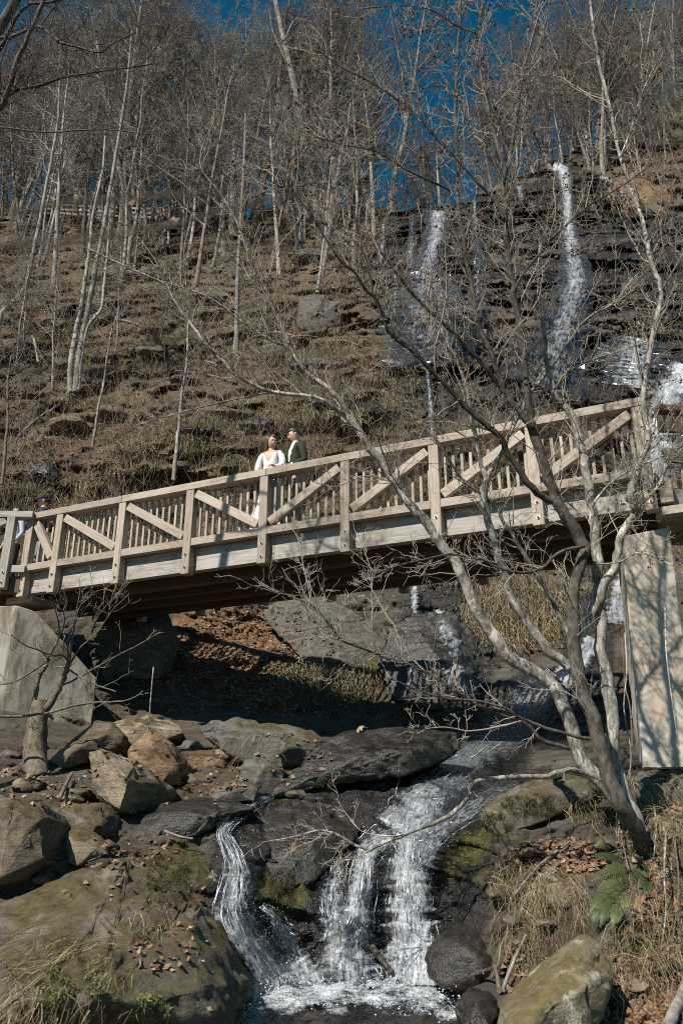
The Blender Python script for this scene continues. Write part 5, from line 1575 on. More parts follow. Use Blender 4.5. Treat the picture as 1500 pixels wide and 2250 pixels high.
Dl = StemTree('dead_branch', 'bare pale branch arching over the cascade from the tree base', ground(1335, 1722), 'bark_pale', 504, 'branch')
Dl.stem([(1345, 1722), (1335, 1718), (1280, 1697), (1235, 1692), (1190, 1708), (1100, 1710), (1040, 1722), (1030, 1750), (995, 1785), (950, 1810), (885, 1835), (810, 1867)], [7.0, 6.9, 6.8], (13, 9), 3, .2, n=50)
Dl.stem([(810, 1867), (780, 1858), (740, 1835), (700, 1825), (640, 1840), (580, 1850)], [6.8, 6.7], (7, 3), 16, .3, t0=.0, droop=.2)
Dl.stem([(818, 1865), (780, 1885), (750, 1892)], [6.8, 6.75], (5, 3), 6, .25, droop=.2)
Dl.stem([(895, 1830), (860, 1838), (800, 1830), (770, 1800), (740, 1755)], [6.8, 6.8], (4, 2), 6, .2)
Dl.done()

# the sprouting stump in front of the left abutment
ST_Y = 9.7
Et = StemTree('sprouting_stump', 'broken stump with thin new shoots in front of the grey abutment', ground(85, 1745, .1), 'bark_brown', 505); Et.wk = .95
Et.stem([(92, 1755), (82, 1715), (78, 1660), (82, 1600), (88, 1545)], [9.3, 9.6, 9.7], (72, 48), 4, .4, 'trunk', .4, n=20, sides=14)
Et.stem([(80, 1560), (78, 1530), (84, 1495), (100, 1465), (108, 1448)], 9.65, (16, 10), 5, .5)
Et.stem([(105, 1555), (125, 1520), (142, 1485), (154, 1455)], 9.6, (20, 13), 4, .4, t0=.7)
for p in ([(154, 1456), (160, 1400), (170, 1350), (190, 1310), (205, 1290)], [(152, 1458), (150, 1410), (165, 1360), (176, 1300)], [(156, 1456), (180, 1420), (215, 1390), (250, 1340), (285, 1305)], [(104, 1450), (130, 1400), (125, 1350), (108, 1310)], [(106, 1448), (140, 1380), (140, 1340)], [(108, 1450), (90, 1430), (60, 1420), (25, 1395)],
          [(156, 1460), (140, 1440), (120, 1440), (90, 1432)], [(130, 1510), (180, 1485), (240, 1450), (300, 1420), (350, 1390)], [(150, 1470), (200, 1500), (255, 1520)], [(110, 1450), (40, 1495), (0, 1505)], [(200, 1395), (215, 1360), (245, 1318)]):
    Et.stem(p, [9.6, 9.3], (6, 3), 6, .35, n=16, sides=5)
Et.stem([(-20, 1572), (40, 1573), (110, 1566), (160, 1552), (210, 1545), (260, 1543), (290, 1535), (315, 1518)], [9.1, 9.2], (8, 3), 6, .3)
Et.done((.30, .255, .20))

# the dark tree at the upper left whose limbs come in from outside the picture
Ft = StemTree('overhanging_tree', 'dark tree whose limbs reach in over the top left corner', at(-260, 1250, 7.5), 'bark_dark', 506)
Ft.stem([(-280, 1400), (-250, 1000), (-190, 600), (-120, 300), (-60, 160), (0, 60), (60, -40)], 7.5, (60, 30), 0, .5, 'trunk', n=30)
for p, w, n in (([(-130, 330), (-40, 260), (10, 225), (36, 140), (70, 60), (110, -30)], (26, 12), 20), ([(-20, 90), (30, 80), (60, 66), (90, 60), (130, 90), (170, 103), (220, 115), (250, 95), (300, 70)], (14, 4), 26), ([(-150, 420), (-40, 225), (0, 205), (80, 190), (165, 165), (280, 150), (340, 140)], (12, 4), 24),
                ([(-170, 520), (-60, 300), (0, 280), (100, 290), (235, 285), (330, 295)], (9, 3), 18), ([(-150, 400), (-30, 260), (30, 205), (90, 190), (150, 170), (210, 210), (290, 300)], (10, 3), 20), ([(-60, 160), (0, 110), (50, 20), (130, 0), (190, -30)], (16, 6), 16)):
    Ft.stem(p, [7.4, 6.8, 6.5], w, n, .6, leafy=.05)
Ft.done((.10, .08, .065))

# two thin branches very near the camera, thrown out of focus
Gt = StemTree('near_branch', 'blurred thin brown branch crossing the left side close to the camera', at(-100, 485, 1.3), 'bark_brown', 507, 'branch')
Gt.stem([(-160, 490), (0, 466), (140, 440), (280, 426), (420, 418), (520, 412)], [.5, .62], (16, 8), 0)
Gt.done()
Ht = StemTree('near_branch', 'blurred lower brown branch sloping up close to the camera', at(-100, 560, 1.3), 'bark_brown', 508, 'branch')
Ht.stem([(-160, 565), (0, 548), (160, 538), (300, 515), (420, 488), (560, 450), (660, 425)], [.5, .64], (17, 7), 0)
Ht.done()
It = StemTree('near_branch', 'faint blurred level branch at the left edge above the bridge', at(-100, 810, 1.2), 'bark_brown', 509, 'branch')
It.stem([(-160, 806), (0, 808), (140, 812), (280, 806), (400, 800)], [.45, .6], (10, 5), 0)
It.done()

# single trees on the slope that stand out
def lone(name, label, stems, bark, seed, Y, w0, tw, L=1.6):
    T_ = StemTree(name, label, at(stems[0][0][0][0], stems[0][0][0][1], Y), bark, seed)
    for p, w in stems:
        T_.stem(p, Y, w, tw, L, 'trunk' if p is stems[0][0] else 'limb', .35, n=max(12, len(p) * 4), sides=8)
    S = T_.S
    S[2] = [r * 3.2 for r in S[2]]; S[3] = [r * 3.2 for r in S[3]]
    T_.done((.22, .185, .15))
lone('three_stemmed_tree', 'three white grey stems rising together from the left slope', [([(155, 862), (156, 800), (166, 735), (180, 670), (190, 600), (198, 540), (205, 470), (225, 380), (232, 300)], (17, 7)), ([(166, 862), (178, 760), (196, 670), (212, 580), (228, 500), (240, 430), (262, 300), (280, 180), (290, 70)], (20, 7)),
     ([(172, 858), (180, 780), (196, 715), (222, 680), (230, 620), (236, 560), (240, 490)], (13, 6))], 'bark_white', 520, float(depth(160, 862)), 20, 12)
lone('curved_tree', 'pale tree with a curved leaning base at the left edge of the slope', [([(-10, 745), (5, 690), (40, 655), (60, 620), (72, 560), (85, 500), (100, 420), (118, 330), (128, 260), (132, 180)], (17, 7)), ([(-40, 700), (10, 680), (45, 655)], (9, 8))], 'bark_white', 521, float(depth(0, 745)), 20, 14)
lone('tall_leaning_tree', 'tall thick trunk leaning left against the sky at the top centre', [([(705, 560), (690, 420), (668, 310), (655, 240), (640, 160), (622, 82), (605, 0), (596, -60)], (30, 15)), ([(655, 240), (630, 140), (600, 70), (592, 20)], (8, 4)), ([(625, 90), (650, 42), (690, 50), (700, 20), (712, -20)], (7, 4))], 'bark_grey', 522, 38, 30, 16, 2.6)
lone('broken_trunk', 'dark hollow broken trunk standing among the left hand woods', [([(446, 505), (444, 400), (441, 300), (438, 200), (434, 150)], (24, 16)), ([(440, 250), (420, 262), (402, 255)], (8, 4))], 'bark_far', 523, 42, 24, 5, 1.6)
lone('grey_trunk', 'straight grey trunk on the slope above the bride and groom', [([(520, 790), (520, 690), (523, 590), (528, 500), (535, 380), (540, 250)], (16, 8))], 'bark_grey', 524, float(depth(520, 790)), 16, 14)
lone('sapling', 'slim pale sapling left of the centre of the slope', [([(204, 985), (216, 900), (230, 830), (243, 740), (258, 690)], (9, 3))], 'bark_pale', 525, float(depth(204, 985)), 9, 8, .9)
lone('sapling', 'grey sapling left of the couple above the railing', [([(382, 1056), (388, 990), (394, 930), (402, 850), (412, 780), (414, 690)], (13, 5))], 'bark_pale', 526, float(depth(382, 1056)) - 1, 9, 10, .9)
lone('sapling', 'thin dark sapling at the far left above the walkway', [([(5, 1065), (14, 980), (18, 900), (17, 850), (25, 780)], (10, 4))], 'bark_brown', 527, float(depth(5, 1065)) - 1, 9, 10, .9)
lone('snag', 'short broken pale snag on the left slope', [([(85, 795), (80, 765), (72, 738)], (9, 7))], 'bark_white', 528, float(depth(85, 795)) - .5, 9, 0)

# ------------------------------------------------------------------ left abutment, walkways at both ends
def hull_block(name, pts, mat, label, cat, jag=.012, seed=0, edge=.16):
    bm = bmesh.new()
    for p in pts:
        bm.verts.new(p)
    r = bmesh.ops.convex_hull(bm, input=bm.verts[:])
    bmesh.ops.delete(bm, geom=[x for x in set(r['geom_unused'] + r['geom_interior']) if isinstance(x, bmesh.types.BMVert)], context='VERTS')
    bmesh.ops.dissolve_limit(bm, angle_limit=math.radians(2), verts=bm.verts[:], edges=bm.edges[:])
    bmesh.ops.bevel(bm, geom=bm.edges[:], offset=.02, segments=1, affect='EDGES')
    bmesh.ops.triangulate(bm, faces=bm.faces[:])
    for _ in range(5):
        lng = [e for e in bm.edges if e.calc_length() > edge]
        if not lng: break
        bmesh.ops.subdivide_edges(bm, edges=lng, cuts=1)
        bmesh.ops.triangulate(bm, faces=[f for f in bm.faces if len(f.verts) > 3])
    co = np.array([v.co for v in bm.verts])
    co = co + np.stack([fbm(co * 5, 3, seed + q) for q in range(3)], 1) * jag * 2
    org = Vector(pts[0])
    for v, q in zip(bm.verts, co):
        v.co = Vector(q) - org
    o = link(name, bm_mesh(name, bm, mat), label=label, category=cat)
    o.location = org
    return o

def drop(p, z):
    return Vector((p[0], p[1], z))
_c0, _t1, _w, _l0 = V3(38, 1330, 12.45), V3(78, 1343, 12.60), V3(214, 1492, 13.05), V3(-160, 1330, 13.3)
_t2 = V3(150, 1424, 12.82)
_pts = [_c0, _t1, _t2, _w, _l0]
_bk = [p + Vector((-.5, 1.2, 0)) for p in _pts]
hull_block('bridge_abutment', _pts + [drop(p, -.4) for p in (_c0, _w, _l0)] + _bk + [drop(p, -.4) for p in _bk], M['concrete_grey'], 'weathered grey concrete abutment with a sloping wing under the left end of the footbridge', 'bridge abutment', seed=11, jag=.006)

# the walkway that joins the bridge at the left
lw = thing('walkway_railing', 'grey timber walkway railing that meets the footbridge at its left end', 'railing', V3(30, 1290, 12.95))
LO = Vector(lw.location)
lz = BH
def lpt(s, w, z):            # s metres to the left from the bridge end
    a0 = Vector((at(77, 1140, 13.0)[0], 13.0, 0)); d = Vector((-1, -.02, 0)); q = Vector((0, 1, 0))
    return a0 + d * s + q * w + Vector((0, 0, BH + z))
timber('top_rail', lpt(0, -.03, .055), lpt(2.6, -.03, .055), .19, .12, lw, M['wood_grey'], origin=LO)
for s in (.36, 1.75):
    po = timber('post', lpt(s, -.06, -1.30), lpt(s, -.06, 0), .145, .145, lw, M['wood_grey'], up=(0, -1, 0), origin=LO)
    for zz in (-1.02, -1.2):
        b = link('bolt', BOLT, po); b.matrix_local = Matrix.Translation((zz + .65, 0, .076))
timber('brace', lpt(.46, -.06, -.05), lpt(1.62, -.06, -.62), .09, .14, lw, M['wood_grey'], origin=LO)
timber('bottom_rail', lpt(.02, -.02, -.94), lpt(2.6, -.02, -.94), .10, .13, lw, M['wood_grey'], origin=LO)
for j in range(14):
    s = .12 + j * .165
    if abs(s - .36) > .09 and abs(s - 1.75) > .09:
        timber('baluster', lpt(s, .05, -.99), lpt(s, .05, .02), .042, .042, lw, M['wood_new'], up=(0, -1, 0), mesh=BAL, origin=LO)
timber('side_beam', lpt(.1, .08, -1.20), lpt(2.6, .08, -1.20), .13, .30, lw, M['wood_dark'], origin=LO)
for j in range(17):
    timber('deck_plank', lpt(.15 + j * .15, .14, -1.03), lpt(.15 + j * .15, 2.3, -1.03), .145, .036, lw, M['wood'], origin=LO)
# the walkway that leaves to the right, its shade put into the dark rail and post colour
rw = thing('walkway_railing', 'timber walkway railing coloured dark as shade running off the right end of the footbridge', 'railing', bpt(7.2, .1, -1.2))
RO = Vector(rw.location)
RD = Vector((.93, .05, -.02)).normalized()
def rpt(s, w, z):
    return bpt(7.16, .12, z) + RD * s + Vector((-RD.y, RD.x, 0)) * w
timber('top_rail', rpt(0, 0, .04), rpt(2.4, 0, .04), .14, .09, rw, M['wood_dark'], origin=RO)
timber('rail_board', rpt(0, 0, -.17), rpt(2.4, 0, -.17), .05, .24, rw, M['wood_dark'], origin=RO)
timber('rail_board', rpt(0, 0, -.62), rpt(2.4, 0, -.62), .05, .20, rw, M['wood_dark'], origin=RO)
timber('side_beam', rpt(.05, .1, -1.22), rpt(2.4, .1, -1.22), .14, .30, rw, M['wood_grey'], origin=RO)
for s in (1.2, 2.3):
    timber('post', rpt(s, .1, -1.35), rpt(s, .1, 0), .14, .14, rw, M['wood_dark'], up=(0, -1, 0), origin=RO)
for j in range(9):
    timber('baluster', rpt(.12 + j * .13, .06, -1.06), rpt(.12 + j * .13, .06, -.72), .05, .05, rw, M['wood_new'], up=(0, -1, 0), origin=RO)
for j in range(16):
    timber('deck_plank', rpt(.08 + j * .15, .2, -1.04), rpt(.08 + j * .15, 2.2, -1.04), .145, .036, rw, M['wood'], origin=RO)

# ------------------------------------------------------------------ people
def simple(name, col, rough=.7, **kw):
    k = NT(name)
    n = k.noise(k.coord('Object'), 30, 4, .6)
    k.P(Base_Color=k.mix(k.math('MULTIPLY', n, .35), col, tuple(c * .72 for c in col)), Roughness=rough)
    k.bump(k.noise(k.coord('Object'), 11, 3, .5), .35, .02)
    return k.m
M['skin'] = simple('skin', (.56, .33, .235), .5)
M['skin2'] = simple('fair_skin', (.60, .37, .28), .5)
M['lips'] = simple('lips', (.44, .22, .17), .5)
M['eye'] = simple('eye', (.03, .022, .018), .3)
M['hair_brown'] = simple('brown_hair', (.10, .052, .028), .5)
M['hair_dark'] = simple('dark_brown_hair', (.035, .024, .017), .5)
M['white_cloth'] = simple('white_cloth', (.80, .79, .78), .75)
M['green_cloth'] = simple('dark_green_cloth', (.026, .033, .020), .85)
M['tan_cloth'] = simple('tan_cloth', (.42, .34, .26), .85)
M['navy'] = simple('navy_cloth', (.010, .022, .055), .8)
M['denim'] = simple('pale_denim', (.36, .44, .52), .8)
M['grey_cloth'] = simple('pale_grey_cloth', (.48, .52, .58), .85)
M['black_cloth'] = simple('black_cloth', (.014, .014, .018), .8)
M['shoe'] = simple('brown_leather', (.09, .045, .025), .45)

def skin_mesh(name, verts, edges, mats, sub=2, root=0):
    """verts: (x, y, z, rx[, ry]) joints grown into one continuous surface"""
    me = bpy.data.meshes.new(name)
    me.from_pydata([v[:3] for v in verts], edges, [])
    o = bpy.data.objects.new(name, me)
    C.objects.link(o)
    sk = o.modifiers.new('skin', 'SKIN')
    sk.use_smooth_shade = True
    lay = me.skin_vertices[0].data if me.skin_vertices else None
    if lay is None:
        bpy.context.view_layer.objects.active = o
        bpy.context.view_layer.update()
        lay = me.skin_vertices[0].data
    for i, v in enumerate(verts):
        lay[i].radius = (v[3], v[4] if len(v) > 4 else v[3])
        lay[i].use_root = (i == root)
    ss = o.modifiers.new('sub', 'SUBSURF'); ss.levels = sub; ss.render_levels = sub
    dg = bpy.context.evaluated_depsgraph_get()
    dg.update()
    out = bpy.data.meshes.new_from_object(o.evaluated_get(dg))
    bpy.data.objects.remove(o)
    bpy.data.meshes.remove(me)
    out.name = name
    out.materials.clear()
    for m in (mats if isinstance(mats, list) else [mats]):
        out.materials.append(m)
    out.polygons.foreach_set('use_smooth', np.ones(len(out.polygons), bool))
    return out

def chain(verts, edges, pts, start=None):
    """append a chain of joints; returns the index of its last joint"""
    prev = start
    for p in pts:
        verts.append(p)
        if prev is not None:
            edges.append((prev, len(verts) - 1))
        prev = len(verts) - 1
    return prev

def add_head(bm, M4, male=False, size=1.0):
    """a shaped head (face to local -Y) merged into bm; slots: 0 skin, 1 lips, 2 eyes"""
    r = bmesh.ops.create_uvsphere(bm, u_segments=28, v_segments=20, radius=1)
    vs_ = r['verts']
    for v in vs_:
        x, y, z = v.co
        fx = .074 * (1 - .22 * max(0, -z) ** 1.3 * (1 if y < .3 else .5))
        fy = .096 if y < 0 else .100
        X, Y_, Z = x * fx, y * fy, z * .118
        if y < 0:
            Y_ += .010 * max(0, -y) * max(0, -z - .2)                              # face plane
            c = math.exp(-(x / .16) ** 2)
            Y_ -= .024 * c * math.exp(-((z + .10) / .17) ** 2) * (-y)               # nose
            Y_ += .010 * c * math.exp(-((z - .16) / .10) ** 2)
            for sx in (-.42, .42):
                Y_ += .011 * math.exp(-((x - sx) / .18) ** 2 - ((z - .10) / .12) ** 2)   # eye sockets
            Y_ -= .008 * math.exp(-((z - .27) / .09) ** 2) * (1 if male else .5)      # brow
            Y_ -= .006 * math.exp(-(x / .3) ** 2 - ((z + .47) / .10) ** 2)           # lips
            Y_ -= (.012 if male else .008) * math.exp(-(x / .35) ** 2 - ((z + .83) / .14) ** 2)   # chin
        v.co = Vector((X, Y_, Z)) * size
    fs = set(f for v in vs_ for f in v.link_faces)
    for f in fs:
        c = f.calc_center_median() / size
        if c.y < -.05 and abs(c.x) < .028 and -.066 < c.z < -.045:
            f.material_index = 1
    new = list(vs_)
    for sx in (-1, 1):
        e = bmesh.ops.create_icosphere(bm, subdivisions=1, radius=.0095 * size)['verts']
        bmesh.ops.translate(bm, verts=e, vec=Vector((sx * .031, -.079, .013)) * size)
        for f in set(f for v in e for f in v.link_faces): f.material_index = 2
        new += e
        b = bmesh.ops.create_cube(bm, size=1)['verts']                              # brow
        for v in b:
            v.co = Vector((sx * .031 + v.co.x * .034, -.088 + v.co.y * .006, .034 + v.co.z * .006 - abs(v.co.x) * .003)) * size
        for f in set(f for v in b for f in v.link_faces): f.material_index = 2
        new += b
        er = bmesh.ops.create_uvsphere(bm, u_segments=10, v_segments=8, radius=1)['verts']
        for v in er:
            v.co = Vector((sx * (.074 + v.co.x * .010), .012 + v.co.y * .019, .002 + v.co.z * .031)) * size
        new += er
    bmesh.ops.transform(bm, matrix=M4, verts=new)

def body_with_head(name, verts, edges, headM, mats, male, parent, extra=None):
    me = skin_mesh(name, verts, edges, mats)
    bm = bmesh.new(); bm.from_mesh(me)
    add_head(bm, headM, male)
    if extra: extra(bm)
    me2 = bm_mesh(name, bm, mats, smooth=True)
    bpy.data.meshes.remove(me)
    return link(name, me2, parent)

def hand(verts, edges, wrist_i, w, d, curl, side, s=1.0):
    """palm and five bent fingers from wrist w along d, curling towards curl; side = thumb side"""
    w, d, curl, side = Vector(w), Vector(d).normalized(), Vector(curl).normalized(), Vector(side).normalized()
    palm = w + d * .045 * s
    i = chain(verts, edges, [(*palm, .022 * s, .015 * s)], wrist_i)
    kn = palm + d * .035 * s
    for q, (off, L) in enumerate(((.027, .066), (.009, .074), (-.009, .070), (-.026, .054))):
        b = kn + side * off * s
        p1 = b + (d * .8 + curl * .35) * L * .45 * s
        p2 = p1 + (d * .25 + curl) * L * .42 * s
        p3 = p2 + (curl - d * .2) * L * .25 * s
        chain(verts, edges, [(*b, .0095 * s), (*p1, .0085 * s), (*p2, .0075 * s), (*p3, .006 * s)], i)
    t0 = w + d * .022 * s + side * .022 * s
    chain(verts, edges, [(*t0, .011 * s), (*(t0 + (side * .7 + d * .7) * .032 * s), .0095 * s), (*(t0 + (side * .7 + d * 1.2) * .05 * s + curl * .01 * s), .008 * s)], i)

def cap_mesh(name, fn, mat, M4, parent, nu=32, nv=18):
    """a hair or hat shell: fn(theta, phi) -> radius scale or None where open"""
    m = MB()
    V, idx = [], {}
    for j in range(nv + 1):
        for i in range(nu):
            ph = math.pi * j / nv; th = 2 * math.pi * i / nu
            V.append((math.sin(ph) * math.cos(th), math.sin(ph) * math.sin(th), math.cos(ph)))
    keep, W = [], []
    for v in V:
        r_ = fn(v); keep.append(r_ is not None); r_ = r_ or 1.0
        W.append((v[0] * .078 * r_, v[1] * .104 * r_, v[2] * .122 * r_))
    F = []
    for j in range(nv):
        for i in range(nu):
            q = (j * nu + i, (j + 1) * nu + i, (j + 1) * nu + (i + 1) % nu, j * nu + (i + 1) % nu)
            if all(keep[x] for x in q): F.append(q)
    W = np.array(W); W = np.concatenate([W, np.ones((len(W), 1))], 1) @ np.array(M4).T
    m.add(W[:, :3], F)
    o = m.build(name, mat, parent)
    md = o.modifiers.new('thick', 'SOLIDIFY'); md.thickness = .012; md.offset = -.2
    return o

def tube_obj(name, P, R_, mat, parent, n=14, sides=10, rough=0.05, flat=None):
    P = smooth_path(np.array(P, float), n)
    R2 = np.interp(np.linspace(0, 1, n), np.linspace(0, 1, len(R_)), R_)
    m = MB(); tube(m, P, R2, sides, rough=rough, seed=3)
    return m.build(name, mat, parent)

deck_z = BH - 1.0
def local(o_loc, rz, p):
    return Matrix.Translation(o_loc) @ Matrix.Rotation(rz, 4, 'Z') @ Vector(p)

# --- the bride
bu_ang = math.atan2(BU.y, BU.x)
BRIDE_T = 2.935
bl = bpt(BRIDE_T, .21, -.86)
bride = thing('person', 'woman in a long white dress with sheer puffed sleeves leaning on the bridge rail', 'person', bl, bu_ang + .12)
H0 = lambda p, yaw, tilt=0., roll=0.: Matrix.Translation(p) @ Matrix.Rotation(yaw, 4, 'Z') @ Matrix.Rotation(tilt, 4, 'X') @ Matrix.Rotation(roll, 4, 'Y')
v, e = [], []
chain(v, e, [(0, 0, .95, .12, .10), (0, 0, 1.10, .108, .085), (0, -.01, 1.24, .118, .088), (0, -.005, 1.33, .115, .075), (0, .0, 1.40, .07, .06), (0, 0, 1.445, .048), (.008, -.01, 1.49, .046)])
for sx in (-1, 1):
    chain(v, e, [(sx * .12, 0, 1.365, .045), (sx * .15, .0, 1.34, .042)], 3)
    a = len(v) - 1
    if sx < 0:
        el, wr = (-.205, -.02, 1.09), (-.10, -.20, 1.03)
    else:
        el, wr = (.20, -.05, 1.10), (.14, -.21, 1.05)
    chain(v, e, [((sx * .165 + el[0]) / 2 + sx * .01, -.01, 1.25, .037), (*el, .031), ((el[0] + wr[0]) / 2, (el[1] + wr[1]) / 2, (el[2] + wr[2]) / 2 + .01, .028), (*wr, .020)], a)
    hand(v, e, len(v) - 1, wr, (.35 if sx < 0 else -.2, -.75, -.05), (0, -.25, -1), (1 if sx < 0 else -1, .2, 0), .95)
    b = chain(v, e, [(sx * .08, 0, .86, .085)], 0)
    chain(v, e, [(sx * .085, -.01, .48, .055), (sx * .085, .01, .10, .038), (sx * .088, -.08, .035, .032)], b)
HM = H0((.012, -.02, 1.55), .80, .26, .04)
body_with_head('body', v, e, HM, [M['skin'], M['lips'], M['eye']], False, bride)
# bodice with a deep V neck, then the skirt in folds
v2, e2 = [], []
chain(v2, e2, [(0, 0, .93, .132, .112), (0, 0, 1.09, .116, .094), (0, -.012, 1.22, .132, .104), (0, -.006, 1.315, .126, .09), (0, .0, 1.375, .09, .072)])
for sx in (-1, 1):
    chain(v2, e2, [(sx * .12, 0, 1.355, .052), (sx * .15, 0, 1.335, .048)], 3)
me = skin_mesh('dress_bodice', v2, e2, M['white_cloth'], 3)
bm = bmesh.new(); bm.from_mesh(me)
kill = [f for f in bm.faces if (lambda c: (c.y < .0 and c.z > 1.185 + abs(c.x) * 1.75 and abs(c.x) < .125) or (c.z > 1.375 and abs(c.x) < .10))(f.calc_center_median())]
bmesh.ops.delete(bm, geom=kill, context='FACES')
me2 = bm_mesh('dress_bodice', bm, M['white_cloth'], True)
dress = link('dress', me2, bride)
md = dress.modifiers.new('thick', 'SOLIDIFY'); md.thickness = .004
mb = MB(); nU, nV = 64, 26
th = np.linspace(0, 2 * np.pi, nU, endpoint=False); zz = np.linspace(1.12, .03, nV)
prof = np.interp(zz, [.03, .3, .7, .9, 1.0, 1.12], [.34, .27, .185, .158, .135, .118])
fold = 1 + (.10 * np.sin(th * 9 + 1)[None] + .05 * np.sin(th * 17)[None]) * np.clip((1.0 - zz[:, None]) * 1.2, 0, 1)
X = prof[:, None] * fold * np.cos(th)[None]; Yv = prof[:, None] * fold * np.sin(th)[None] * .82
V = np.stack([X, Yv, np.broadcast_to(zz[:, None], X.shape)], -1).reshape(-1, 3)
i = (np.arange(nV - 1)[:, None] * nU + np.arange(nU)[None]).ravel(); jn = (np.arange(nV - 1)[:, None] * nU + (np.arange(nU)[None] + 1) % nU).ravel()
mb.add(V, np.stack([i, i + nU, jn + nU, jn], 1))
mb.build('skirt', M['white_cloth'], dress)
for sx in (-1, 1):
    el, wr = ((-.205, -.02, 1.09), (-.115, -.18, 1.035)) if sx < 0 else ((.20, -.05, 1.10), (.15, -.19, 1.055))
    tube_obj('sleeve', [(sx * .125, 0, 1.375), (sx * .165, -.005, 1.31), ((sx * .165 + el[0]) / 2 + sx * .012, -.01, 1.22), (el[0], el[1], el[2] + .01), ((el[0] + wr[0]) / 2, (el[1] + wr[1]) / 2, (el[2] + wr[2]) / 2 - .005), wr], [.044, .050, .054, .058, .050, .024], M['white_cloth'], dress, 20, 14, .10)
hr = cap_mesh('hair', lambda p: None if (p[1] < -.30 and p[2] < .50 + .3 * abs(p[0])) or (p[1] < .25 and p[2] < -.35) or p[2] < -.75 else 1.06 + .04 * math.sin(p[0] * 30 + p[2] * 9), M['hair_brown'], HM, bride)
for q, (ox, oy, len_) in enumerate(((-.06, .06, .27), (-.075, .02, .24), (-.03, .085, .30), (.0, .095, .30), (.035, .088, .28), (.065, .06, .22))):
    p0 = HM @ Vector((ox, oy, -.02)); 
    tube_obj('lock_of_hair', [p0, p0 + Vector((-.015, .03, -.09)), p0 + Vector((-.04, .05, -.18)), p0 + Vector((-.055 - .01 * q, .06, -len_))], [.034, .038, .032, .010], M['hair_brown'], hr, 14, 8, .15)
fl = MB()
for q in range(5):
    c_ = HM @ Vector((-.082 + .006 * math.cos(q * 1.256), .02 + .012 * math.sin(q * 1.256), .06 + .012 * math.cos(q * 1.256)))
    beads(fl, np.array(c_), .010)
fl.build('hair_flower', M['white_cloth'], bride)

# --- the groom, facing her
GROOM_T = 3.20
gl_ = bpt(GROOM_T, .36, -.86)
groom = thing('person', 'man in a dark green jacket and tan trousers facing the woman in white', 'person', gl_, bu_ang - math.radians(34))
# local -Y is his front
v, e = [], []
chain(v, e, [(0, 0, .98, .13, .11), (0, 0, 1.15, .13, .10), (0, 0, 1.32, .15, .11), (0, .0, 1.45, .13, .085), (0, .005, 1.52, .065), (0, 0, 1.57, .055), (0, -.01, 1.62, .052)])
arms = {}
for sx in (-1, 1):
    chain(v, e, [(sx * .16, 0, 1.45, .055), (sx * .20, .0, 1.42, .05)], 3)
    a = len(v) - 1
    el = (sx * .26, .03, 1.17) if sx > 0 else (-.25, -.02, 1.17)
    wr = (.225, -.20, 1.03) if sx > 0 else (-.06, -.24, 1.06)
    arms[sx] = (el, wr)
    chain(v, e, [((sx * .2 + el[0]) / 2, .01, 1.3, .046), (*el, .038), ((el[0] + wr[0]) / 2, (el[1] + wr[1]) / 2, (el[2] + wr[2]) / 2, .035), (*wr, .026)], a)
    hand(v, e, len(v) - 1, wr, (.1 * -sx, -1, -.05), (0, -.2, -1), (-sx, 0, .1), 1.08)
    b = chain(v, e, [(sx * .09, 0, .90, .09)], 0)
    chain(v, e, [(sx * .10, -.01, .50, .06), (sx * .10, .02, .10, .042)], b)
GM = H0((0, -.03, 1.675), -.45, .26)
body_with_head('body', v, e, GM, [M['skin2'], M['lips'], M['eye']], True, groom)
v2, e2 = [], []
chain(v2, e2, [(0, .0, .86, .165, .135), (0, 0, 1.0, .155, .128), (0, .0, 1.15, .15, .122), (0, .0, 1.32, .172, .132), (0, .004, 1.44, .15, .108), (0, .012, 1.51, .085, .075)])
for sx in (-1, 1):
    el, wr = arms[sx]
    chain(v2, e2, [(sx * .165, .0, 1.445, .072), (sx * .21, .0, 1.41, .068), ((sx * .2 + el[0]) / 2 + sx * .005, .01, 1.3, .062), (*el, .055), ((el[0] + wr[0]) / 2, (el[1] + wr[1]) / 2, (el[2] + wr[2]) / 2, .047), (el[0] + (wr[0] - el[0]) * .9, el[1] + (wr[1] - el[1]) * .9, el[2] + (wr[2] - el[2]) * .9, .040)], 4)
me = skin_mesh('jacket', v2, e2, M['green_cloth'], 3)
bm = bmesh.new(); bm.from_mesh(me)
kill = [f for f in bm.faces if (lambda c: c.y < -.02 and c.z > 1.16 + abs(c.x) * 3.0 and abs(c.x) < .10 or c.z > 1.535)(f.calc_center_median())]
bmesh.ops.delete(bm, geom=kill, context='FACES')
jk = link('jacket', bm_mesh('jacket', bm, M['green_cloth'], True), groom)
md = jk.modifiers.new('thick', 'SOLIDIFY'); md.thickness = .006
v3, e3 = [], []
chain(v3, e3, [(0, 0, 1.0, .138, .112), (0, 0, 1.3, .162, .128), (0, .002, 1.45, .14, .102), (0, .006, 1.53, .072, .07), (0, 0, 1.575, .064, .064)])
sh = link('shirt', skin_mesh('shirt', v3, e3, M['white_cloth']), groom)
for sx in (-1, 1):
    el, wr = arms[sx]
    tube_obj('cuff', [Vector(el).lerp(Vector(wr), .86), Vector(el).lerp(Vector(wr), .97)], [.036, .034], M['white_cloth'], sh, 4, 10, 0)
v4, e4 = [], []
chain(v4, e4, [(0, 0, 1.0, .14, .118), (0, 0, .92, .145, .12)])
for sx in (-1, 1):
    b = chain(v4, e4, [(sx * .09, 0, .84, .098)], 1)
    chain(v4, e4, [(sx * .10, -.01, .50, .078), (sx * .10, .015, .10, .066), (sx * .10, .015, .06, .066)], b)
link('trousers', skin_mesh('trousers', v4, e4, M['tan_cloth']), groom)
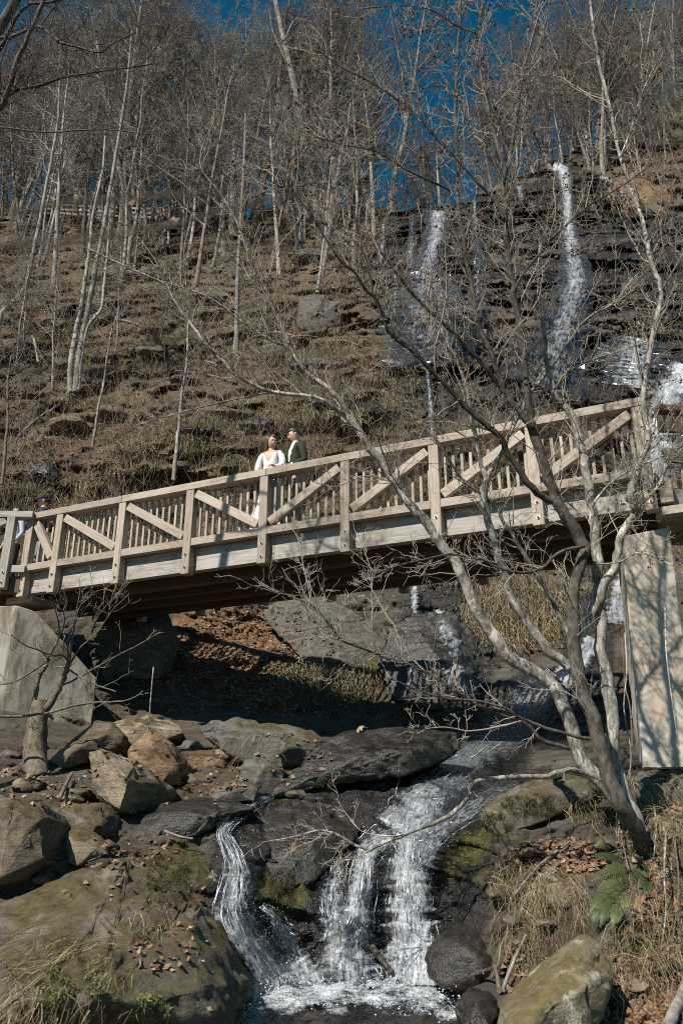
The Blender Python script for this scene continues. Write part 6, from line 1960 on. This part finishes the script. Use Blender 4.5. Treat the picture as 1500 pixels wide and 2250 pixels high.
for sx in (-1, 1):
    v5, e5 = [], []
    chain(v5, e5, [(sx * .10, .05, .045, .045), (sx * .10, -.06, .04, .045), (sx * .105, -.17, .03, .034)])
    link('shoe', skin_mesh('shoe', v5, e5, M['shoe'], 1), groom)
cap_mesh('hair', lambda p: None if (p[1] < -.35 and p[2] < .48) or (p[1] < .22 and p[2] < .10) or p[2] < -.30 else 1.02 + .05 * max(0, p[2]) + (.06 if p[2] > .7 and p[1] < .2 else 0), M['hair_dark'], GM, groom)

# --- the man in the cap on the left walkway
ml = at(84, 1200, 13.75); ml = Vector((ml[0], ml[1], BH - 1.01))
capm = thing('person', 'man in a navy cap and navy shirt with pale shorts behind the left railing', 'person', ml, math.radians(-72))
v, e = [], []
chain(v, e, [(0, 0, .96, .13, .11), (0, 0, 1.12, .13, .10), (0, 0, 1.30, .15, .11), (0, 0, 1.42, .13, .085), (0, 0, 1.49, .065), (0, 0, 1.54, .055), (0, -.01, 1.62, .052)])
for sx in (-1, 1):
    chain(v, e, [(sx * .16, 0, 1.42, .055), (sx * .20, .01, 1.38, .05)], 3)
    el, wr = (sx * .25, .04, 1.13), (sx * .25, -.14, .98)
    chain(v, e, [(sx * .23, .02, 1.26, .044), (*el, .038), (sx * .25, -.05, 1.06, .034), (*wr, .026)], len(v) - 1)
    hand(v, e, len(v) - 1, wr, (0, -.5, -.8), (0, -.9, -.3), (-sx, -.2, 0), 1.05)
    b = chain(v, e, [(sx * .09, 0, .88, .09)], 0)
    chain(v, e, [(sx * .10, -.02, .50, .06), (sx * .10, .02, .10, .045), (sx * .105, -.12, .04, .04)], b)
CM = H0((0, -.035, 1.645), .25, .28)
body_with_head('body', v, e, CM, [M['skin2'], M['lips'], M['eye']], True, capm)
v2, e2 = [], []
chain(v2, e2, [(0, 0, .93, .15, .125), (0, 0, 1.12, .145, .118), (0, 0, 1.30, .166, .126), (0, 0, 1.41, .145, .102), (0, .006, 1.49, .08, .07)])
for sx in (-1, 1):
    chain(v2, e2, [(sx * .165, 0, 1.415, .07), (sx * .21, .01, 1.37, .068), (sx * .235, .025, 1.24, .062), (sx * .242, .032, 1.19, .06)], 3)
link('shirt', skin_mesh('shirt', v2, e2, M['navy']), capm)
v4, e4 = [], []
chain(v4, e4, [(0, 0, .98, .142, .118), (0, 0, .90, .148, .122)])
for sx in (-1, 1):
    chain(v4, e4, [(sx * .09, 0, .82, .10), (sx * .10, -.02, .52, .092), (sx * .10, -.02, .48, .09)], 1)
link('shorts', skin_mesh('shorts', v4, e4, M['denim']), capm)
cp = cap_mesh('cap', lambda p: None if p[2] < .22 else 1.10, M['navy'], CM, capm)
mb = MB(); n = 12
aa = np.linspace(math.pi + .35, 2 * math.pi - .35, n)
inn = np.stack([.080 * np.cos(aa), .105 * np.sin(aa), np.full(n, .030)], 1); out_ = np.stack([.088 * np.cos(aa), .105 * np.sin(aa) - .075 * np.sin(np.linspace(0, np.pi, n)), np.full(n, .016)], 1)
W = np.concatenate([inn, out_]); W = (np.concatenate([W, np.ones((len(W), 1))], 1) @ np.array(CM).T)[:, :3]
mb.add(W, [(q, q + 1, q + 1 + n, q + n) for q in range(n - 1)])
br = mb.build('brim', M['navy'], cp); md = br.modifiers.new('thick', 'SOLIDIFY'); md.thickness = .006
cap_mesh('hair', lambda p: None if p[2] > .30 or p[2] < -.35 or p[1] < .15 else 1.02, M['hair_dark'], CM, capm)

# --- the dark haired person further left
pl = at(30, 1200, 13.9); pl = Vector((pl[0], pl[1], BH - 1.01))
per = thing('person', 'dark haired person in a pale grey sweatshirt at the left edge behind the railing', 'person', pl, math.radians(-40))
per.scale = (.93, .93, .93)
bride.scale = (1.03,) * 3; groom.scale = (1.03,) * 3
v, e = [], []
chain(v, e, [(0, 0, .94, .13, .11), (0, 0, 1.10, .12, .095), (0, 0, 1.27, .135, .10), (0, 0, 1.38, .12, .08), (0, 0, 1.44, .055), (0, 0, 1.49, .048), (0, -.01, 1.57, .048)])
for sx in (-1, 1):
    chain(v, e, [(sx * .14, 0, 1.37, .05), (sx * .18, .01, 1.34, .046)], 3)
    wr = (sx * .26, -.12, .88)
    chain(v, e, [(sx * .21, .02, 1.22, .040), (sx * .24, .02, 1.10, .035), (sx * .25, -.05, .99, .030), (*wr, .023)], len(v) - 1)
    hand(v, e, len(v) - 1, wr, (0, -.3, -.95), (0, -.9, -.3), (-sx, -.3, 0), 1.0)
    b = chain(v, e, [(sx * .085, 0, .86, .085)], 0)
    chain(v, e, [(sx * .09, -.01, .48, .055), (sx * .09, .02, .10, .04), (sx * .095, -.11, .04, .036)], b)
PM = H0((0, -.02, 1.59), -.1, .2)
body_with_head('body', v, e, PM, [M['skin'], M['lips'], M['eye']], False, per)
v2, e2 = [], []
chain(v2, e2, [(0, 0, .90, .15, .125), (0, 0, 1.10, .14, .115), (0, 0, 1.27, .155, .12), (0, 0, 1.37, .135, .095), (0, .006, 1.435, .075, .066)])
for sx in (-1, 1):
    chain(v2, e2, [(sx * .15, 0, 1.365, .065), (sx * .19, .01, 1.33, .062), (sx * .212, .02, 1.22, .056), (sx * .242, .02, 1.10, .05), (sx * .252, -.05, .99, .044), (sx * .258, -.10, .91, .036)], 3)
link('sweatshirt', skin_mesh('sweatshirt', v2, e2, M['grey_cloth']), per)
v4, e4 = [], []
chain(v4, e4, [(0, 0, .96, .142, .118), (0, 0, .88, .145, .12)])
for sx in (-1, 1):
    chain(v4, e4, [(sx * .088, 0, .80, .098), (sx * .09, -.01, .48, .074), (sx * .09, .02, .08, .06)], 1)
link('trousers', skin_mesh('trousers', v4, e4, M['black_cloth']), per)
cap_mesh('hair', lambda p: None if (p[1] < -.25 and p[2] < .55) or p[2] < -.9 or (p[1] < .1 and p[2] < -.3) else 1.07, M['hair_dark'], PM, per)

# ------------------------------------------------------------------ fern, sticks, fence on the crest, straw on the boulder
k = NT('fern_green'); a_ = k.attr(); k.P(Base_Color=a_.outputs['Color'], Roughness=.5); k.b.inputs['Specular IOR Level'].default_value = .4; M['fern'] = k.m
fern = thing('fern', 'green fern drooping from the right bank', 'fern', ground(1365, 1900, .05))
FO = np.array(fern.location)
gf = np.random.default_rng(9)
def frond(root, tip, sag, wid, col, nm=24):
    root, tip = np.array(root), np.array(tip)
    mid = (root + tip) / 2 + np.array([0, -.10, sag])
    t = np.linspace(0, 1, nm)[:, None]
    P = (1 - t) ** 2 * root + 2 * t * (1 - t) * mid + t ** 2 * tip
    m = MB()
    tube(m, P - FO, np.linspace(.0028, .0012, nm), 4, col=np.array(col) * np.array([1.1, .9, .7]), caps=False)
    T = np.gradient(P, axis=0); T /= np.linalg.norm(T, axis=1, keepdims=True)
    side = np.cross(T, np.array([0, -.75, .65])); side /= np.linalg.norm(side, axis=1, keepdims=True)
    up = np.cross(side, T)
    s_ = np.linspace(0, 1, nm)
    L = wid * np.sin(np.pi * np.clip(s_ * .86 + .14, 0, 1)) ** .8
    for q in range(2, nm):
        for sg in (-1, 1):
            b = P[q]; l = max(L[q], .012) * gf.uniform(.85, 1.1); w_ = .0062 + .002 * L[q] / wid
            d = side[q] * sg + T[q] * .45; d /= np.linalg.norm(d)
            c1 = b + d * l * .5 - up[q] * l * .03; c2 = b + d * l - up[q] * l * .16
            V = np.stack([b - T[q] * w_ * .7, b + T[q] * w_ * .7, c1 - T[q] * w_, c1 + T[q] * w_, c2])
            cc = np.array(col) * gf.uniform(.75, 1.25)
            o = m.n
            m.add(V - FO, [[0, 1, 3, 2]], cc)
            m.t.append(np.array([[2, 3, 4]]) + o); m.mt.append(np.zeros(1, np.int32))
    return m.build('frond', M['fern'], fern, smooth=False, col=True)
FG = [(.07, .095, .03), (.05, .075, .025), (.095, .12, .045), (.04, .06, .022)]
for (x0, y0, x1, y1, yd) in ((1390, 1905, 1300, 1935, -.25), (1385, 1900, 1318, 1955, -.35), (1390, 1900, 1344, 1990, -.4), (1385, 1905, 1345, 2035, -.42), (1380, 1910, 1412, 1958, -.35), (1375, 1900, 1425, 1930, -.3), (1360, 1945, 1322, 2020, -.3), (1370, 1930, 1300, 2005, -.25), (1345, 1960, 1292, 2010, -.2), (1345, 1965, 1318, 2035, -.25),
                             (1355, 1985, 1345, 2033, -.25), (1340, 1880, 1312, 1850, -.1), (1370, 1888, 1300, 1880, -.15), (1335, 1975, 1300, 2030, -.2), (1400, 1900, 1395, 1880, -.3), (1375, 1960, 1372, 2020, -.2), (1362, 1880, 1385, 1865, -.2), (1410, 1935, 1432, 1985, -.15)):
    Yr = float(depth(x0, y0)) - .08
    frond(at(x0, y0, Yr), at(x1, y1, Yr + yd * .8), gf.uniform(.02, .08), gf.uniform(.055, .075), FG[int(gf.integers(0, 4))])

def stick(name, label, pts, w, mat, lift=.05, Y=None, cat='branch'):
    p = np.array(pts, float)
    P = at(p[:, 0], p[:, 1], Y) if Y is not None else ground(p[:, 0], p[:, 1], lift)
    P = smooth_path(P, max(10, 5 * len(p)))
    o = MB(); org = P[0].copy()
    tube(o, P - org, np.linspace(w[0], w[1], len(P)) / 2 * P[:, 1] / 1800, 7, rough=.15, seed=len(label))
    ob = o.build(name, M[mat], label=label, category=cat)
    ob.location = org
    return ob
stick('fallen_stick', 'thick grey fallen stick at the bottom right corner', [(1465, 2262), (1480, 2225), (1496, 2190), (1510, 2150)], (26, 20), 'bark_grey', .12)
stick('fallen_stick', 'dark wet stick wedged in the falls', [(818, 2082), (838, 2108), (862, 2136)], (14, 10), 'bark_dark', .22)
stick('fallen_stick', 'leaning grey stick above the small wet rock', [(1104, 2175), (1125, 2120), (1155, 2055)], (9, 5), 'bark_grey', .18)
stick('fallen_stick', 'short upright stick stub beside the small wet rock', [(1096, 2176), (1092, 2145), (1084, 2118)], (11, 6), 'bark_brown', .2)
stick('fallen_stick', 'dark curved stick lying along the right edge of the pool', [(985, 2172), (1010, 2150), (1050, 2138), (1080, 2128)], (12, 8), 'bark_dark', .2)
stick('fallen_stick', 'thin straight stick on the ledge left of the fern', [(1130, 1965), (1180, 1905), (1250, 1850)], (6, 4), 'bark_grey', .12)
stick('fallen_stick', 'dark stick crossing the bank left of the fern', [(1128, 1980), (1135, 1950), (1165, 1912), (1215, 1880)], (9, 5), 'bark_dark', .14)
stick('fallen_stick', 'pale stick lying on the lip of the left stream arm', [(362, 1826), (395, 1838), (424, 1843)], (6, 5), 'bark_white', .2)
stick('fallen_stick', 'short broken brown stick on the mossy boulder', [(225, 2020), (255, 2050), (300, 2078), (322, 2090)], (15, 7), 'bark_brown', Y=5.75)
stick('fallen_stick', 'brown stick below the tilted boulder', [(130, 1758), (145, 1725), (158, 1700)], (10, 7), 'bark_brown', .3)
stick('hanging_vine', 'long thin vine hanging in front of the bridge shadow on the left', [(338, 1465), (332, 1530), (326, 1600), (312, 1680)], (3.5, 2), 'bark_pale', Y=9.4, cat='vine')
for i_, (vp, lab) in enumerate(((([(1372, 1390), (1376, 1470), (1370, 1560), (1385, 1650), (1380, 1720)]), 'thin vine hanging between the pale tree and the pier'), (([(1388, 1640), (1384, 1560), (1372, 1500), (1366, 1400)]), 'second thin vine hanging beside the pier edge'),
                               (([(1460, 1330), (1462, 1420), (1470, 1500), (1490, 1640)]), 'thin vine in front of the stained pier'), (([(1330, 1700), (1350, 1760), (1362, 1830), (1378, 1900)]), 'straw coloured vine hanging over the tree base'),
                               (([(1462, 1830), (1458, 1920), (1462, 2000), (1450, 2090)]), 'pale upright stem right of the fern'), (([(1480, 1840), (1490, 1940), (1478, 2060)]), 'brown stem at the right edge above the leaves'), (([(1425, 1730), (1440, 1800), (1436, 1880)]), 'brown vine below the pier foot'))):
    stick('hanging_vine', lab, vp, (4.5, 2.5), 'bark_brown' if i_ % 2 else 'bark_pale', Y=6.9 if i_ < 3 else None, lift=.35, cat='vine')

# timber stair railing far up on the crest
fz = thing('stair_railing', 'small distant pale timber railing on the crest between the trees', 'railing', at(360, 475, 52))
FZ = Vector(fz.location)
def far_rail(a, b, Y, n):
    a, b = (V3(*p, float(depth(p[0], max(p[1], float(ridge(p[0])) + 2))) - 2.4) for p in (a, b))
    for q in range(n):
        p = a.lerp(b, q / (n - 1))
        timber('post', p, p + Vector((0, 0, 1.2)), .16, .16, fz, M['wood_new'], up=(0, -1, 0), origin=FZ)
    for z in (.35, .7, 1.08):
        timber('rail', a + Vector((0, -.08, z)), b + Vector((0, -.1, z)), .06, .17, fz, M['wood_new'], origin=FZ)
far_rail((358, 482), (410, 462), 52, 3)
far_rail((410, 462), (478, 466), 52.5, 4)
far_rail((90, 478), (260, 486), 49, 5)
far_rail((260, 486), (345, 490), 49, 3)
far_rail((455, 470), (476, 484), 51.5, 2)

# withered leaves still hanging on the branches
for (px, py, Y, sz, lab) in ((158, 503, 2.2, .055, 'pale curled leaf hanging close to the camera below the lower blurred branch'), (122, 516, 2.3, .05, 'orange withered leaf hanging beside the pale curled leaf'), (292, 442, 2.2, .05, 'brown leaf hanging just under the upper blurred branch'), (268, 488, 2.3, .04, 'narrow tan leaf hanging under the lower blurred branch'),
                             (383, 484, 2.4, .045, 'orange leaf near the distant timber railing'), (640, 354, 3., .045, 'yellow leaf against the woods at the top centre'), (702, 450, 3.2, .09, 'large dark curled dead leaf hanging left of the high falls'), (677, 480, 3.2, .06, 'tan leaf hanging below the large dark dead leaf'),
                             (345, 738, 5.5, .16, 'brown dead leaf cluster caught on the pale branch over the slope'), (428, 792, 5.6, .13, 'reddish dead leaf hanging over the middle of the slope'), (1072, 730, 6.5, .13, 'orange dead leaf caught in front of the dark cliff'), (1022, 805, 6.6, .11, 'orange pointed leaf hanging above the bridge rail'),
                             (790, 1600, 6.6, .09, 'pale brown leaf strip hanging in front of the bridge shadow'), (470, 1925, 6.3, .10, 'orange leaf hanging over the left stream arm'), (640, 1860, 6.6, .10, 'orange leaf on the dead twig over the wet dome'), (945, 640, 6.4, .09, 'orange brown leaf clump in front of the left high fall')):
    o = link('hanging_leaf', LEAFM[int(rng.integers(0, 10))], label=lab, category='leaf')
    o.location = at(px, py, Y); o.scale = (sz,) * 3
    o.rotation_euler = (rng.uniform(.8, 2.2), rng.normal(0, .5), rng.uniform(0, 6.28))

for pts, w, lab in (([(250, 700), (300, 712), (345, 735)], (7, 5), 'fallen pale log lying across the slope right of the three stemmed tree'), ([(110, 905), (145, 870), (172, 830)], (6, 4), 'thin fallen pole leaning below the three stemmed tree'), ([(385, 815), (450, 822), (520, 840)], (6, 4), 'grey fallen log by the grey sapling'),
                    ([(560, 740), (610, 730), (660, 742)], (7, 5), 'dark log lying below the pale rock outcrop'), ([(40, 960), (70, 930), (110, 900)], (7, 4), 'fallen branch at the left edge above the walkway'), ([(440, 590), (500, 600), (540, 596)], (8, 5), 'fallen trunk across the slope beside the straight grey trunk')):
    stick('fallen_log', lab, pts, w, 'bark_grey', .25, cat='log')
